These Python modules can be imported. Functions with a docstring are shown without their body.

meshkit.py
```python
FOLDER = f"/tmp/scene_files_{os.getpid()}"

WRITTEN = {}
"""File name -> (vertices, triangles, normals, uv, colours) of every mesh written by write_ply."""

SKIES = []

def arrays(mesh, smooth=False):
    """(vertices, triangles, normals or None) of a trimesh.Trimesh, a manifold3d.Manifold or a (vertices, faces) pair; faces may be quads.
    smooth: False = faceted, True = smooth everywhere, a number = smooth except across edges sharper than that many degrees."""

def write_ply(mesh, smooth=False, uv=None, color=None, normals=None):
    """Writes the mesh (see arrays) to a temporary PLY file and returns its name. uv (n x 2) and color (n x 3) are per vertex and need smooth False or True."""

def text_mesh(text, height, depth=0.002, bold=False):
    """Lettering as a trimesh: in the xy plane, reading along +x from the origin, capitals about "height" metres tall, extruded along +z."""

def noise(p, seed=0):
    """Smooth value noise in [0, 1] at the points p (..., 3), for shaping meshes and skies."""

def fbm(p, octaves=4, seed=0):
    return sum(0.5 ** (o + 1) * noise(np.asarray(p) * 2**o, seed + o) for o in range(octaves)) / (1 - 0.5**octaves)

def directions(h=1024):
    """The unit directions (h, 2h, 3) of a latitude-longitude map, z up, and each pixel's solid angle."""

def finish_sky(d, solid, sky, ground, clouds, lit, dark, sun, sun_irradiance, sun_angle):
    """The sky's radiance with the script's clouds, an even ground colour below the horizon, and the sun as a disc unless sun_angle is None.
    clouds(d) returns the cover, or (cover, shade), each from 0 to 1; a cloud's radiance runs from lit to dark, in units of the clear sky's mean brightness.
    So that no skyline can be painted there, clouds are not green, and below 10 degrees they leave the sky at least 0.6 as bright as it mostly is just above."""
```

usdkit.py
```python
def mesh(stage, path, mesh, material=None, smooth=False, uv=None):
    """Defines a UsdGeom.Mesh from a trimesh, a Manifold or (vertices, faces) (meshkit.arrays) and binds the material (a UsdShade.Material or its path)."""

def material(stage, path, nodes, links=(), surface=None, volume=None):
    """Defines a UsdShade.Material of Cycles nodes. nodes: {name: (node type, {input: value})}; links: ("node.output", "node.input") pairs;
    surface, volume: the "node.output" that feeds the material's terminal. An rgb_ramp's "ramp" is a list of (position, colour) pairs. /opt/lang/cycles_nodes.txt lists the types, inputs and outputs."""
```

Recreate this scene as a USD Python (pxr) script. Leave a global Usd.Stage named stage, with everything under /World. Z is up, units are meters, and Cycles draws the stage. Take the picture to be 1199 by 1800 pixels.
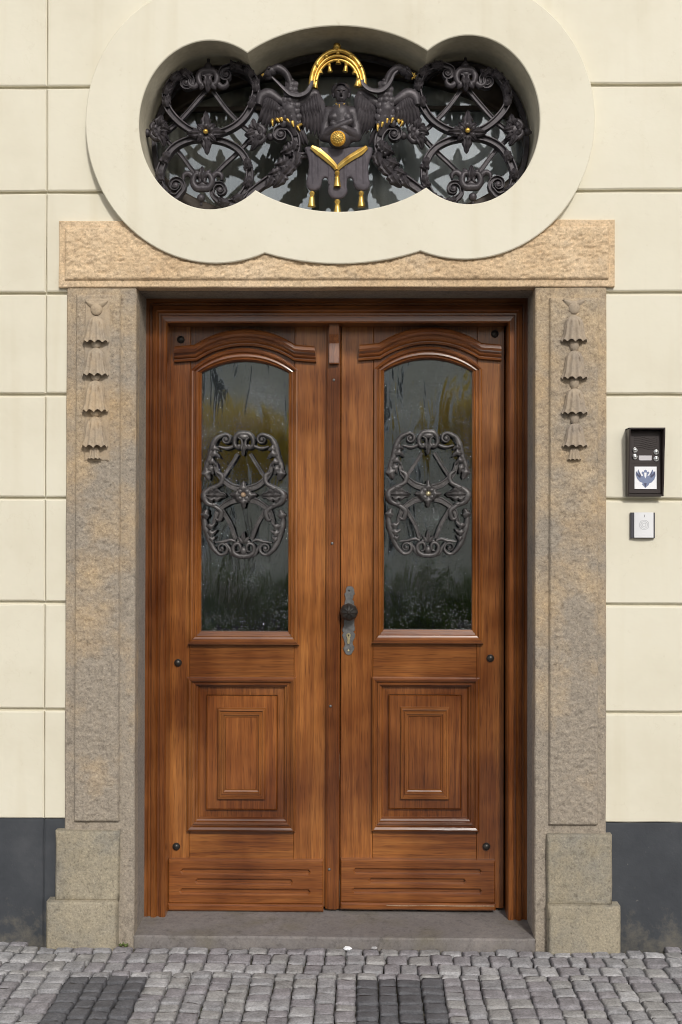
import math, random
import numpy as np
import trimesh
import manifold3d as m3
from shapely.geometry import Polygon, box as shapely_box, Point
from shapely import affinity
from shapely.ops import unary_union
import usdkit, meshkit
from pxr import Usd, UsdGeom, UsdLux, UsdShade, Gf, Sdf

random.seed(7)
RNG = np.random.default_rng(7)
stage = Usd.Stage.CreateInMemory()
UsdGeom.SetStageUpAxis(stage, UsdGeom.Tokens.z)
UsdGeom.SetStageMetersPerUnit(stage, 1.0)
UsdGeom.Xform.Define(stage, '/World')
LK = '/World/Looks/'

# ------------------------------------------------------------------ camera
EXPOSURE = 0.50
F = 2000.0                                   # focal length in photograph pixels
CAM = np.array([0.07, -4.0, 1.495])
YAW, PITCH, ROLL = 0.01788, 0.00686, -0.00241


def _rot(a, k, v):
    return v * math.cos(a) + np.cross(k, v) * math.sin(a) + k * np.dot(k, v) * (1 - math.cos(a))


_r, _w, _u = np.array([1., 0, 0]), np.array([0, 1., 0]), np.array([0, 0, 1.])
_r, _w = _rot(YAW, _u, _r), _rot(YAW, _u, _w)
_w, _u = _rot(PITCH, _r, _w), _rot(PITCH, _r, _u)
_r, _u = _rot(ROLL, _w, _r), _rot(ROLL, _w, _u)
cam = UsdGeom.Camera.Define(stage, '/World/camera')
cam.CreateHorizontalApertureAttr(36.0)
cam.CreateVerticalApertureAttr(36.0 * 1800 / 1199)
cam.CreateFocalLengthAttr(36.0 * F / 1199)
cam.CreateClippingRangeAttr(Gf.Vec2f(0.05, 500))
cam.CreateExposureAttr(EXPOSURE)
M = Gf.Matrix4d(*[float(q) for q in (*_r, 0, *_u, 0, *(-_w), 0, *CAM, 1)])
cam.AddTransformOp().Set(M)

# ------------------------------------------------------------------ sky and sun
SUN_DIR = np.array([0.26, -1.0, 0.0])
SUN_DIR /= np.linalg.norm(SUN_DIR)
ELEV = math.radians(34)
SUN = np.array([SUN_DIR[0] * math.cos(ELEV), SUN_DIR[1] * math.cos(ELEV), math.sin(ELEV)])
sky = UsdLux.DomeLight.Define(stage, '/World/sky')
sky.GetPrim().SetCustomDataByKey('kind', 'structure')
sm = usdkit.material(stage, LK + 'sky_look', {
    's': ('sky_texture', {'sky_type': 'single_scattering', 'sun_disc': False, 'sun_elevation': ELEV,
                          'sun_rotation': math.atan2(SUN_DIR[0], SUN_DIR[1]), 'aerosol_density': 1.0}),
    't': ('texture_coordinate', {}),
    'n': ('noise_texture', {'scale': 2.2, 'detail': 5.0, 'roughness': 0.55}),
    'r': ('rgb_ramp', {'ramp': [(0.30, (0.45, 0.45, 0.45)), (0.7, (0.95, 0.95, 0.95))]}),
    'bw': ('rgb_to_bw', {}),
    'g': ('mix', {'mix_type': 'multiply', 'fac': 1.0, 'color2': (1.12, 1.03, 0.92)}),
    'm': ('mix', {'mix_type': 'mix'}),
    'b': ('background_shader', {'strength': 0.15})},
    [('t.generated', 'n.vector'), ('n.fac', 'r.fac'), ('s.color', 'bw.color'), ('bw.val', 'g.color1'), ('r.color', 'm.fac'),
     ('s.color', 'm.color1'), ('g.color', 'm.color2'), ('m.color', 'b.color')], surface='b.background')
UsdShade.MaterialBindingAPI.Apply(sky.GetPrim()).Bind(sm)
sun = UsdLux.DistantLight.Define(stage, '/World/sun')
sun.CreateIntensityAttr(0.4)
sun.CreateAngleAttr(6.0)
sun.CreateNormalizeAttr(True)
sun.CreateColorAttr(Gf.Vec3f(1.0, 0.97, 0.915))
_z = SUN
_x = np.cross([0, 0, 1.], _z); _x /= np.linalg.norm(_x)
_y = np.cross(_z, _x)
sun.AddTransformOp().Set(Gf.Matrix4d(*[float(q) for q in (*_x, 0, *_y, 0, *_z, 0, 0, -20, 20, 1)]))


# ------------------------------------------------------------------ helpers: places
def at(px, py, d=0.0):
    """World point where the photograph's pixel meets the upright plane d metres behind the wall's face."""
    v = _w + _r * (px - 599.5) / F - _u * (py - 900) / F
    return CAM + v * (d - CAM[1]) / v[1]


def at2(px, py, d=0.0):
    p = at(px, py, d)
    return np.array([p[0], p[2]])


def X(px, d=0.0, py=900):
    return at(px, py, d)[0]


def Z(py, d=0.0, px=600):
    return at(px, py, d)[2]


def proj(p):
    q = np.asarray(p, float) - CAM
    k = q @ _w
    return 599.5 + F * (q @ _r) / k, 900 - F * (q @ _u) / k


def rect(x0, y0, x1, y1, d):
    """(x0, x1, z0, z1) in metres from a pixel rectangle on the plane d."""
    cy, cx = (y0 + y1) / 2, (x0 + x1) / 2
    return X(x0, d, cy), X(x1, d, cy), Z(y1, d, cx), Z(y0, d, cx)


# ------------------------------------------------------------------ helpers: prims
COUNT = {}


def numbered(parent, name):
    k = (parent, name)
    n = COUNT.get(k, 0)
    COUNT[k] = n + 1
    return name if n == 0 else f'{name}_{n:03d}'


class Thing:
    def __init__(self, name, label=None, cat=None, base=(0, 0, 0), group=None, kind=None):
        self.base = np.asarray(base, float)
        self.path = '/World/' + numbered('/World', name)
        x = UsdGeom.Xform.Define(stage, self.path)
        x.AddTranslateOp().Set(Gf.Vec3d(*map(float, self.base)))
        p = x.GetPrim()
        for k, v in (('label', label), ('category', cat), ('group', group), ('kind', kind)):
            if v:
                p.SetCustomDataByKey(k, v)

    def part(self, name, mesh, mat, parent=None, smooth=35, label=None, kind=None):
        if isinstance(mesh, (list, tuple)):
            mesh = trimesh.util.concatenate([to_tm(m) for m in mesh])
        mesh = to_tm(mesh).copy()
        mesh.apply_translation(-self.base)
        up = parent or self.path
        path = up + '/' + numbered(up, name)
        usdkit.mesh(stage, path, mesh, LK + mat if isinstance(mat, str) else mat, smooth=smooth)
        p = stage.GetPrimAtPath(path)
        if label:
            p.SetCustomDataByKey('label', label)
        if kind:
            p.SetCustomDataByKey('kind', kind)
        return path


def to_tm(m):
    if isinstance(m, m3.Manifold):
        q = m.to_mesh()
        return trimesh.Trimesh(q.vert_properties[:, :3], q.tri_verts, process=False)
    return m


def quads(v, f):
    f = np.asarray(f, int)
    return trimesh.Trimesh(np.asarray(v, float), np.vstack([f[:, [0, 1, 2]], f[:, [0, 2, 3]]]), process=False)


def grid_faces(nu, nv, flip=False):
    i, j = np.meshgrid(np.arange(nu - 1), np.arange(nv - 1), indexing='ij')
    a = i * nv + j
    q = np.stack([a, a + nv, a + nv + 1, a + 1], -1).reshape(-1, 4)
    return q[:, ::-1] if flip else q


def box(x0, x1, y0, y1, z0, z1, b=0.0):
    x0, x1 = min(x0, x1), max(x0, x1)
    y0, y1 = min(y0, y1), max(y0, y1)
    z0, z1 = min(z0, z1), max(z0, z1)
    if not b:
        m = trimesh.creation.box([x1 - x0, y1 - y0, z1 - z0])
        m.apply_translation([(x0 + x1) / 2, (y0 + y1) / 2, (z0 + z1) / 2])
        return m
    pts = []
    for sx, xx in ((1, x0), (-1, x1)):
        for sy, yy in ((1, y0), (-1, y1)):
            for sz, zz in ((1, z0), (-1, z1)):
                pts += [(xx + sx * b, yy + sy * b, zz), (xx + sx * b, yy, zz + sz * b), (xx, yy + sy * b, zz + sz * b)]
    return trimesh.convex.convex_hull(np.array(pts))


def slab(poly, y0, y1):
    """Polygon(s) in the x-z plane, solid from y0 (front) to y1."""
    out = []
    for g in getattr(poly, 'geoms', [poly]):
        if g.is_empty or g.geom_type != 'Polygon':
            continue
        m = trimesh.creation.extrude_polygon(g, y1 - y0, engine='earcut')
        v = m.vertices.copy()
        m.vertices = np.stack([v[:, 0], y1 - v[:, 2], v[:, 1]], 1)
        out.append(m)
    return trimesh.util.concatenate(out)


def ring_offset(p, off):
    """Mitred inward offset of a closed counter-clockwise ring of points."""
    a, b = np.roll(p, 1, 0), np.roll(p, -1, 0)
    d1, d2 = p - a, b - p
    d1 /= np.linalg.norm(d1, axis=1, keepdims=True) + 1e-12
    d2 /= np.linalg.norm(d2, axis=1, keepdims=True) + 1e-12
    n1, n2 = np.stack([-d1[:, 1], d1[:, 0]], 1), np.stack([-d2[:, 1], d2[:, 0]], 1)
    k = np.clip(1 + (n1 * n2).sum(1, keepdims=True), 0.35, 2)
    return p + off * (n1 + n2) / k


def densify(c, step):
    out = []
    for a, b in zip(c, np.roll(c, -1, 0)):
        n = max(1, int(np.linalg.norm(b - a) / step))
        out += [a + (b - a) * t / n for t in range(n)]
    return np.array(out)


def relief(poly, yf, yb, bev, jitter=0.0, step=0.05, seed=0, bevd=None):
    """A plate from yb (back) to yf (front) whose front edges are bevelled; jitter waves its outline."""
    bevd = bevd or bev
    out = []
    for g in getattr(poly, 'geoms', [poly]):
        if g.is_empty or g.geom_type != 'Polygon' or g.area < 1e-6:
            continue
        g = Polygon(g.exterior, g.interiors)
        rings = [np.array(g.exterior.coords)[:-1]] + [np.array(i.coords)[:-1] for i in g.interiors]
        caps, v, f, n = [], [], [], 0
        for k, c in enumerate(rings):
            ccw = Polygon(c).exterior.is_ccw
            if ccw != (k == 0):
                c = c[::-1]
            if jitter:
                c = densify(c, step)
                q = np.stack([c[:, 0], c[:, 1], np.full(len(c), seed)], 1) * [9, 9, 1]
                c = c + jitter * 2 * (np.stack([meshkit.noise(q, seed), meshkit.noise(q + 31, seed)], 1) - 0.5)
            i = ring_offset(c, bev)
            caps.append(i)
            m = len(c)
            v += [np.stack([c[:, 0], np.full(m, yb), c[:, 1]], 1), np.stack([c[:, 0], np.full(m, yf + bevd), c[:, 1]], 1), np.stack([i[:, 0], np.full(m, yf), i[:, 1]], 1)]
            a = np.arange(m)
            b = (a + 1) % m
            for lo in (0, m):
                f.append(np.stack([n + lo + a, n + lo + b, n + lo + m + b, n + lo + m + a], 1))
            n += 3 * m
        out.append(quads(np.vstack(v), np.vstack(f)))
        cp = Polygon(caps[0], caps[1:])
        if not cp.is_valid:
            cp = cp.buffer(0)
        for h in getattr(cp, 'geoms', [cp]):
            tv, tf = trimesh.creation.triangulate_polygon(h, engine='earcut')
            out.append(trimesh.Trimesh(np.stack([tv[:, 0], np.full(len(tv), yf), tv[:, 1]], 1), tf, process=False))
    m = trimesh.util.concatenate(out)
    m.merge_vertices()
    return m


def loft(A, B, prof, yb, ends=True):
    """Moulding between the edge lines A and B (x-z points); prof: (part of the way from A to B, height above yb)."""
    A, B = np.asarray(A, float), np.asarray(B, float)
    rows = []
    hs = [(t, h) for t, h in prof]
    for k in range(len(A)):
        rows.append([[*(A[k] + (B[k] - A[k]) * t), h] for t, h in hs])
    if ends:
        rows = [[[p[0], p[1], 0.0] for p in rows[0]]] + rows + [[[p[0], p[1], 0.0] for p in rows[-1]]]
    R = np.array(rows)
    v = np.stack([R[..., 0], yb - R[..., 2], R[..., 1]], -1)
    m = quads(v.reshape(-1, 3), grid_faces(v.shape[0], v.shape[1]))
    # face the viewer
    nrm = m.face_normals * m.area_faces[:, None]
    if nrm[:, 1].sum() > 0:
        m.invert()
    return m


def frame4(o, i, prof, yb):
    """Four mitred mouldings between an outer and an inner rectangle (x0, x1, z0, z1): [top, bottom, left, right]."""
    O = [(o[0], o[3]), (o[1], o[3]), (o[1], o[2]), (o[0], o[2])]
    I = [(i[0], i[3]), (i[1], i[3]), (i[1], i[2]), (i[0], i[2])]
    seg = lambda a, b: loft([O[a], O[b]], [I[a], I[b]], prof, yb, ends=False)
    return [seg(0, 1), seg(3, 2), seg(0, 3), seg(1, 2)]


def catmull(p, n=8, closed=False):
    p = np.asarray(p, float)
    q = np.vstack([p[-1], p, p[:2]]) if closed else np.vstack([2 * p[0] - p[1], p, 2 * p[-1] - p[-2]])
    out = []
    for k in range(1, len(q) - 2):
        a, b, c, d = q[k - 1:k + 3]
        for t in np.arange(n) / n:
            out.append(0.5 * (2 * b + (c - a) * t + (2 * a - 5 * b + 4 * c - d) * t * t + (3 * b - a - 3 * c + d) * t ** 3))
    if not closed:
        out.append(p[-1])
    return np.array(out)


ROUND = [(math.cos(t), math.sin(t)) for t in np.linspace(0, 2 * math.pi, 10, endpoint=False)]
GROOVED = [(-1, 1), (-1, -.5), (-.85, -1), (-.6, -1), (-.42, -.35), (.42, -.35), (.6, -1), (.85, -1), (1, -.5), (1, 1)]
RIB = [(-1, 1), (-1, 0), (-.7, -.3), (-.3, -.5), (-.12, -1), (.12, -1), (.3, -.5), (.7, -.3), (1, 0), (1, 1)]


def strap(p, w, y, t, sec=ROUND):
    """Bar along the x-z curve p; w in-plane half width, y depth of its middle, t half thickness (each a number or one per point)."""
    p = np.asarray(p, float)
    n = len(p)
    w, y, t = (np.broadcast_to(np.asarray(q, float), (n,)) if np.ndim(q) == 0 or len(q) == n else np.interp(np.linspace(0, 1, n), np.linspace(0, 1, len(q)), q) for q in (w, y, t))
    d = np.gradient(p, axis=0)
    d /= np.linalg.norm(d, axis=1, keepdims=True) + 1e-12
    nn = np.stack([-d[:, 1], d[:, 0]], 1)
    s = np.array(sec, float)
    m = len(s)
    xz = p[:, None] + nn[:, None] * (w[:, None] * s[None, :, 0])[..., None]
    yy = y[:, None] + t[:, None] * s[None, :, 1]
    v = np.stack([xz[..., 0], yy, xz[..., 1]], -1).reshape(-1, 3)
    i, j = np.meshgrid(np.arange(n - 1), np.arange(m), indexing='ij')
    f = np.stack([i * m + j, i * m + (j + 1) % m, (i + 1) * m + (j + 1) % m, (i + 1) * m + j], -1).reshape(-1, 4)
    body = quads(v, f)
    c0, c1 = len(v), len(v) + 1
    vv = np.vstack([v, v[:m].mean(0), v[-m:].mean(0)])
    j = np.arange(m)
    caps = np.vstack([np.stack([(j + 1) % m, j, np.full(m, c0)], 1), np.stack([(n - 1) * m + j, (n - 1) * m + (j + 1) % m, np.full(m, c1)], 1)])
    out = trimesh.Trimesh(vv, np.vstack([body.faces, caps]), process=False)
    if out.volume < 0:
        out.invert()
    return out


def curl(p, centre, turns, shrink=0.22, n=16):
    """Continues the curve p as a spiral round centre."""
    p = [np.asarray(q, float) for q in p]
    c = np.asarray(centre, float)
    r = p[-1] - c
    tan = p[-1] - p[-2]
    s = 1.0 if r[0] * tan[1] - r[1] * tan[0] > 0 else -1.0
    R, a = np.linalg.norm(r), math.atan2(r[1], r[0])
    k = max(4, int(turns * n))
    out = [c + R * (1 - (1 - shrink) * t) * np.array([math.cos(a + s * 2 * math.pi * turns * t), math.sin(a + s * 2 * math.pi * turns * t)]) for t in np.linspace(0, 1, k + 1)[1:]]
    return np.vstack([p, out])


def leaf(base, tip, width, y, lift=0.01, lobes=3, bend=0.0, nu=13, nv=7, thick=0.0025, ridge=0.35, power=0.75):
    """A curling leaf from base to tip (x-z points), facing the street."""
    b, tp = np.asarray(base, float), np.asarray(tip, float)
    ax = tp - b
    L = np.linalg.norm(ax)
    ax = ax / L
    nn = np.array([-ax[1], ax[0]])
    u = np.linspace(0, 1, nu)
    half = width * np.sin(np.pi * np.clip(0.06 + 0.94 * u, 0, 1) ** power) ** 0.6
    if lobes:
        half = half * (0.66 + 0.34 * np.abs(np.cos(np.pi * (lobes * u + 0.15))))
    half = np.maximum(half, width * 0.04)
    v = np.linspace(-1, 1, nv)
    sweepback = (0.16 if lobes else 0.05) * L
    P = []
    for k in range(nu):
        for q in v:
            s = u[k] * L - sweepback * abs(q) * (1 - u[k]) * u[k] * 2
            o = half[k] * q + bend * L * math.sin(math.pi * u[k])
            h = lift * math.sin(math.pi * u[k] ** 0.8) + ridge * width * (1 - abs(q)) ** 0.7 + 0.12 * width * math.cos(3 * math.pi * q) + (0.16 * width * math.cos(2 * math.pi * (lobes * u[k] + .15)) * abs(q) if lobes else 0)
            xz = b + ax * s + nn * o
            P.append((xz[0], y - h, xz[1]))
    P = np.array(P)
    front = quads(P, grid_faces(nu, nv))
    back = quads(P + [0, thick + 0.4 * abs(lift) * 0, 0], grid_faces(nu, nv, True))
    loop = np.concatenate([np.arange(nv), np.arange(1, nu) * nv + nv - 1, ((nu - 1) * nv + np.arange(nv - 1))[::-1], (np.arange(1, nu - 1) * nv)[::-1]])
    N = len(P)
    side = quads(np.vstack([front.vertices, back.vertices]), np.stack([loop, np.roll(loop, -1), np.roll(loop, -1) + N, loop + N], 1))
    m = trimesh.util.concatenate([front, back, side])
    if front.face_normals[:, 1].mean() > 0:
        m.invert()
    return m


def ball(c, r, sub=2):
    m = trimesh.creation.icosphere(sub, 1.0)
    m.vertices = m.vertices * np.broadcast_to(np.asarray(r, float), (3,)) + np.asarray(c, float)
    return m


def lathe_y(profile, c, n=20):
    """profile: (radius, height towards the street) turned about an axis along y through c."""
    pr = np.array(profile, float)
    a = np.linspace(0, 2 * math.pi, n + 1)
    v = np.stack([c[0] + pr[:, None, 0] * np.cos(a), c[1] - np.broadcast_to(pr[:, None, 1], (len(pr), n + 1)), c[2] + pr[:, None, 0] * np.sin(a)], -1)
    m = quads(v.reshape(-1, 3), grid_faces(len(pr), n + 1))
    m.merge_vertices()
    if m.face_normals[:, 1] @ m.area_faces > 0:
        m.invert()
    return m


def lathe_z(profile, c, n=14):
    pr = np.array(profile, float)
    a = np.linspace(0, 2 * math.pi, n + 1)
    v = np.stack([c[0] + pr[:, None, 0] * np.cos(a), c[1] + pr[:, None, 0] * np.sin(a), c[2] + np.broadcast_to(pr[:, None, 1], (len(pr), n + 1))], -1)
    m = quads(v.reshape(-1, 3), grid_faces(len(pr), n + 1))
    m.merge_vertices()
    if m.volume < 0:
        m.invert()
    return m


def hull_chain(pts, seg=14):
    """Manifold of the hulls of successive spheres [(point, radius), ...]."""
    out = None
    for (p, r), (q, s) in zip(pts[:-1], pts[1:]):
        h = m3.Manifold.hull_points(np.vstack([ball(p, r, 2).vertices, ball(q, s, 2).vertices]))
        out = h if out is None else out + h
    return out


def smooth_body(man, edge, it=12):
    t = to_tm(man.refine_to_length(edge))
    t.merge_vertices()
    trimesh.smoothing.filter_taubin(t, lamb=0.5, nu=0.52, iterations=it)
    return t


def sbox(x0, x1, z0, z1):
    return shapely_box(min(x0, x1), min(z0, z1), max(x0, x1), max(z0, z1))


def ellipse(cx, cy, rx, ry, d, n=96):
    return Polygon([at2(cx + rx * math.cos(a), cy + ry * math.sin(a), d) for a in np.linspace(0, 2 * math.pi, n, endpoint=False)])


# ------------------------------------------------------------------ materials
def mat(name, nodes, links, surface='p.BSDF'):
    usdkit.material(stage, LK + name, nodes, links, surface=surface)


def mottled(name, stops, scale=6.0, fine=90.0, rough=0.7, bump=0.2, dist=0.003, fine_amt=0.35, metallic=0.0, spec=0.4, grain=0.0, bigmix=None, extra=None):
    """A surface whose colour wanders between stops, with a finer grain over it and a bump."""
    nodes = {
        'g': ('geometry', {}), 'o': ('object_info', {}),
        'sh': ('vector_math', {'math_type': 'scale', 'vector1': (17.3, 9.1, 23.7)}),
        'ad': ('vector_math', {'math_type': 'add'}),
        'n1': ('noise_texture', {'scale': scale, 'detail': 5.0, 'roughness': 0.62}),
        'r1': ('rgb_ramp', {'ramp': stops}),
        'n2': ('noise_texture', {'scale': fine, 'detail': 4.0, 'roughness': 0.7}),
        'r2': ('rgb_ramp', {'ramp': [(0.3, (1 - fine_amt,) * 3), (0.7, (1 + fine_amt * 0.55,) * 3)]}),
        'mx': ('mix', {'mix_type': 'multiply', 'fac': 1.0}),
        'b': ('bump', {'strength': bump, 'distance': dist}),
        'p': ('principled_bsdf', {'roughness': rough, 'metallic': metallic, 'specular_ior_level': spec})}
    links = [('o.random', 'sh.scale'), ('g.position', 'ad.vector1'), ('sh.vector', 'ad.vector2'), ('ad.vector', 'n1.vector'), ('ad.vector', 'n2.vector'),
             ('n1.fac', 'r1.fac'), ('n2.fac', 'r2.fac'), ('r1.color', 'mx.color1'), ('r2.color', 'mx.color2'), ('mx.color', 'p.base_color'), ('n2.fac', 'b.height'), ('b.normal', 'p.normal')]
    mat(name, nodes, links)


def plain(name, color, rough=0.5, metallic=0.0, spec=0.5, **kw):
    mat(name, {'p': ('principled_bsdf', {'base_color': color, 'roughness': rough, 'metallic': metallic, 'specular_ior_level': spec, **kw})}, [])


# painted render: almost even, with brush drag, faint stains and hairline dirt
mat('plaster', {
    'g': ('geometry', {}),
    'n1': ('noise_texture', {'scale': 2.3, 'detail': 6.0, 'roughness': 0.6}),
    'r1': ('rgb_ramp', {'ramp': [(0.25, (0.60, 0.56, 0.445)), (0.5, (0.66, 0.625, 0.51)), (0.75, (0.69, 0.66, 0.55))]}),
    'mp': ('mapping', {'scale': (9, 9, 26)}),
    'n2': ('noise_texture', {'scale': 1.0, 'detail': 5.0, 'roughness': 0.6}),
    'n3': ('noise_texture', {'scale': 34.0, 'detail': 6.0, 'roughness': 0.65}),
    'r3': ('rgb_ramp', {'ramp': [(0.18, (0.86, 0.83, 0.78)), (0.36, (1, 1, 1)), (1, (1.02, 1.02, 1.02))]}),
    'nv': ('noise_texture', {'scale': 3.0, 'detail': 5.0, 'roughness': 0.7}),
    'va': ('vector_math', {'math_type': 'multiply_add', 'vector2': (0.5, 0.5, 0.5)}),
    'vo': ('voronoi_texture', {'feature': 'distance_to_edge', 'scale': 1.5}),
    'rv': ('rgb_ramp', {'ramp': [(0.0, (0.86, 0.83, 0.78)), (0.0035, (1, 1, 1)), (1, (1, 1, 1))]}),
    'mxv': ('mix', {'mix_type': 'multiply', 'fac': 0.3}),
    'ms': ('mapping', {'scale': (11, 11, 0.7)}),
    'n4': ('noise_texture', {'scale': 1.0, 'detail': 4.0}),
    'r4': ('rgb_ramp', {'ramp': [(0.25, (0.93, 0.91, 0.87)), (0.45, (1, 1, 1))]}),
    'mx': ('mix', {'mix_type': 'multiply', 'fac': 1.0}), 'mx2': ('mix', {'mix_type': 'multiply', 'fac': 0.8}),
    'ma': ('math', {'math_type': 'add'}),
    'b': ('bump', {'strength': 0.16, 'distance': 0.003}),
    'p': ('principled_bsdf', {'roughness': 0.62, 'specular_ior_level': 0.3})},
    [('g.position', 'n1.vector'), ('g.position', 'mp.vector'), ('mp.vector', 'n2.vector'), ('g.position', 'n3.vector'), ('n1.fac', 'r1.fac'), ('n3.fac', 'r3.fac'),
     ('g.position', 'ms.vector'), ('ms.vector', 'n4.vector'), ('n4.fac', 'r4.fac'), ('mx.color', 'mx2.color1'), ('r4.color', 'mx2.color2'),
     ('r1.color', 'mx.color1'), ('r3.color', 'mx.color2'), ('g.position', 'nv.vector'), ('nv.color', 'va.vector1'), ('g.position', 'va.vector3'), ('va.vector', 'vo.vector'), ('vo.distance', 'rv.fac'), ('mx2.color', 'mxv.color1'), ('rv.color', 'mxv.color2'), ('mxv.color', 'p.base_color'), ('n2.fac', 'ma.value1'), ('n3.fac', 'ma.value2'), ('ma.value', 'b.height'), ('b.normal', 'p.normal')])
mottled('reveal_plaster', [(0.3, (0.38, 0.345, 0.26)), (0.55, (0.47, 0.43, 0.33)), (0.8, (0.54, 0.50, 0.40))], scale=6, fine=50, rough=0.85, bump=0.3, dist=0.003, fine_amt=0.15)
mat('plinth_paint', {
    'g': ('geometry', {}), 'sx': ('separate_xyz', {}),
    'n1': ('noise_texture', {'scale': 5.0, 'detail': 6.0, 'roughness': 0.65}),
    'r1': ('rgb_ramp', {'ramp': [(0.3, (0.034, 0.038, 0.045)), (0.55, (0.048, 0.053, 0.061)), (0.78, (0.070, 0.074, 0.082))]}),
    'n2': ('noise_texture', {'scale': 16.0, 'detail': 8.0, 'roughness': 0.75}),
    'mz': ('map_range', {'from_min': 0.0, 'from_max': 0.22, 'to_min': 0.22, 'to_max': -0.05, 'clamp': True}),
    'ad': ('math', {'math_type': 'add'}),
    'r2': ('rgb_ramp', {'ramp': [(0.60, (0, 0, 0)), (0.82, (0.8, 0.8, 0.8))]}),
    'mx': ('mix', {'mix_type': 'mix', 'color2': (0.13, 0.12, 0.10)}),
    'v': ('noise_texture', {'scale': 70.0, 'detail': 4.0, 'roughness': 0.6}),
    'r3': ('rgb_ramp', {'ramp': [(0.70, (0, 0, 0)), (0.76, (0.5, 0.5, 0.5))]}),
    'mx2': ('mix', {'mix_type': 'mix', 'color2': (0.22, 0.21, 0.19)}),
    'b': ('bump', {'strength': 0.45, 'distance': 0.005}),
    'p': ('principled_bsdf', {'roughness': 0.5, 'specular_ior_level': 0.4})},
    [('g.position', 'n1.vector'), ('g.position', 'n2.vector'), ('g.position', 'v.vector'), ('g.position', 'sx.vector'), ('sx.z', 'mz.value'), ('n1.fac', 'r1.fac'), ('n2.fac', 'ad.value1'), ('mz.result', 'ad.value2'),
     ('ad.value', 'r2.fac'), ('r2.color', 'mx.fac'), ('r1.color', 'mx.color1'), ('v.fac', 'r3.fac'), ('r3.color', 'mx2.fac'), ('mx.color', 'mx2.color1'), ('mx2.color', 'p.base_color'), ('n2.fac', 'b.height'), ('b.normal', 'p.normal')])


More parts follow.
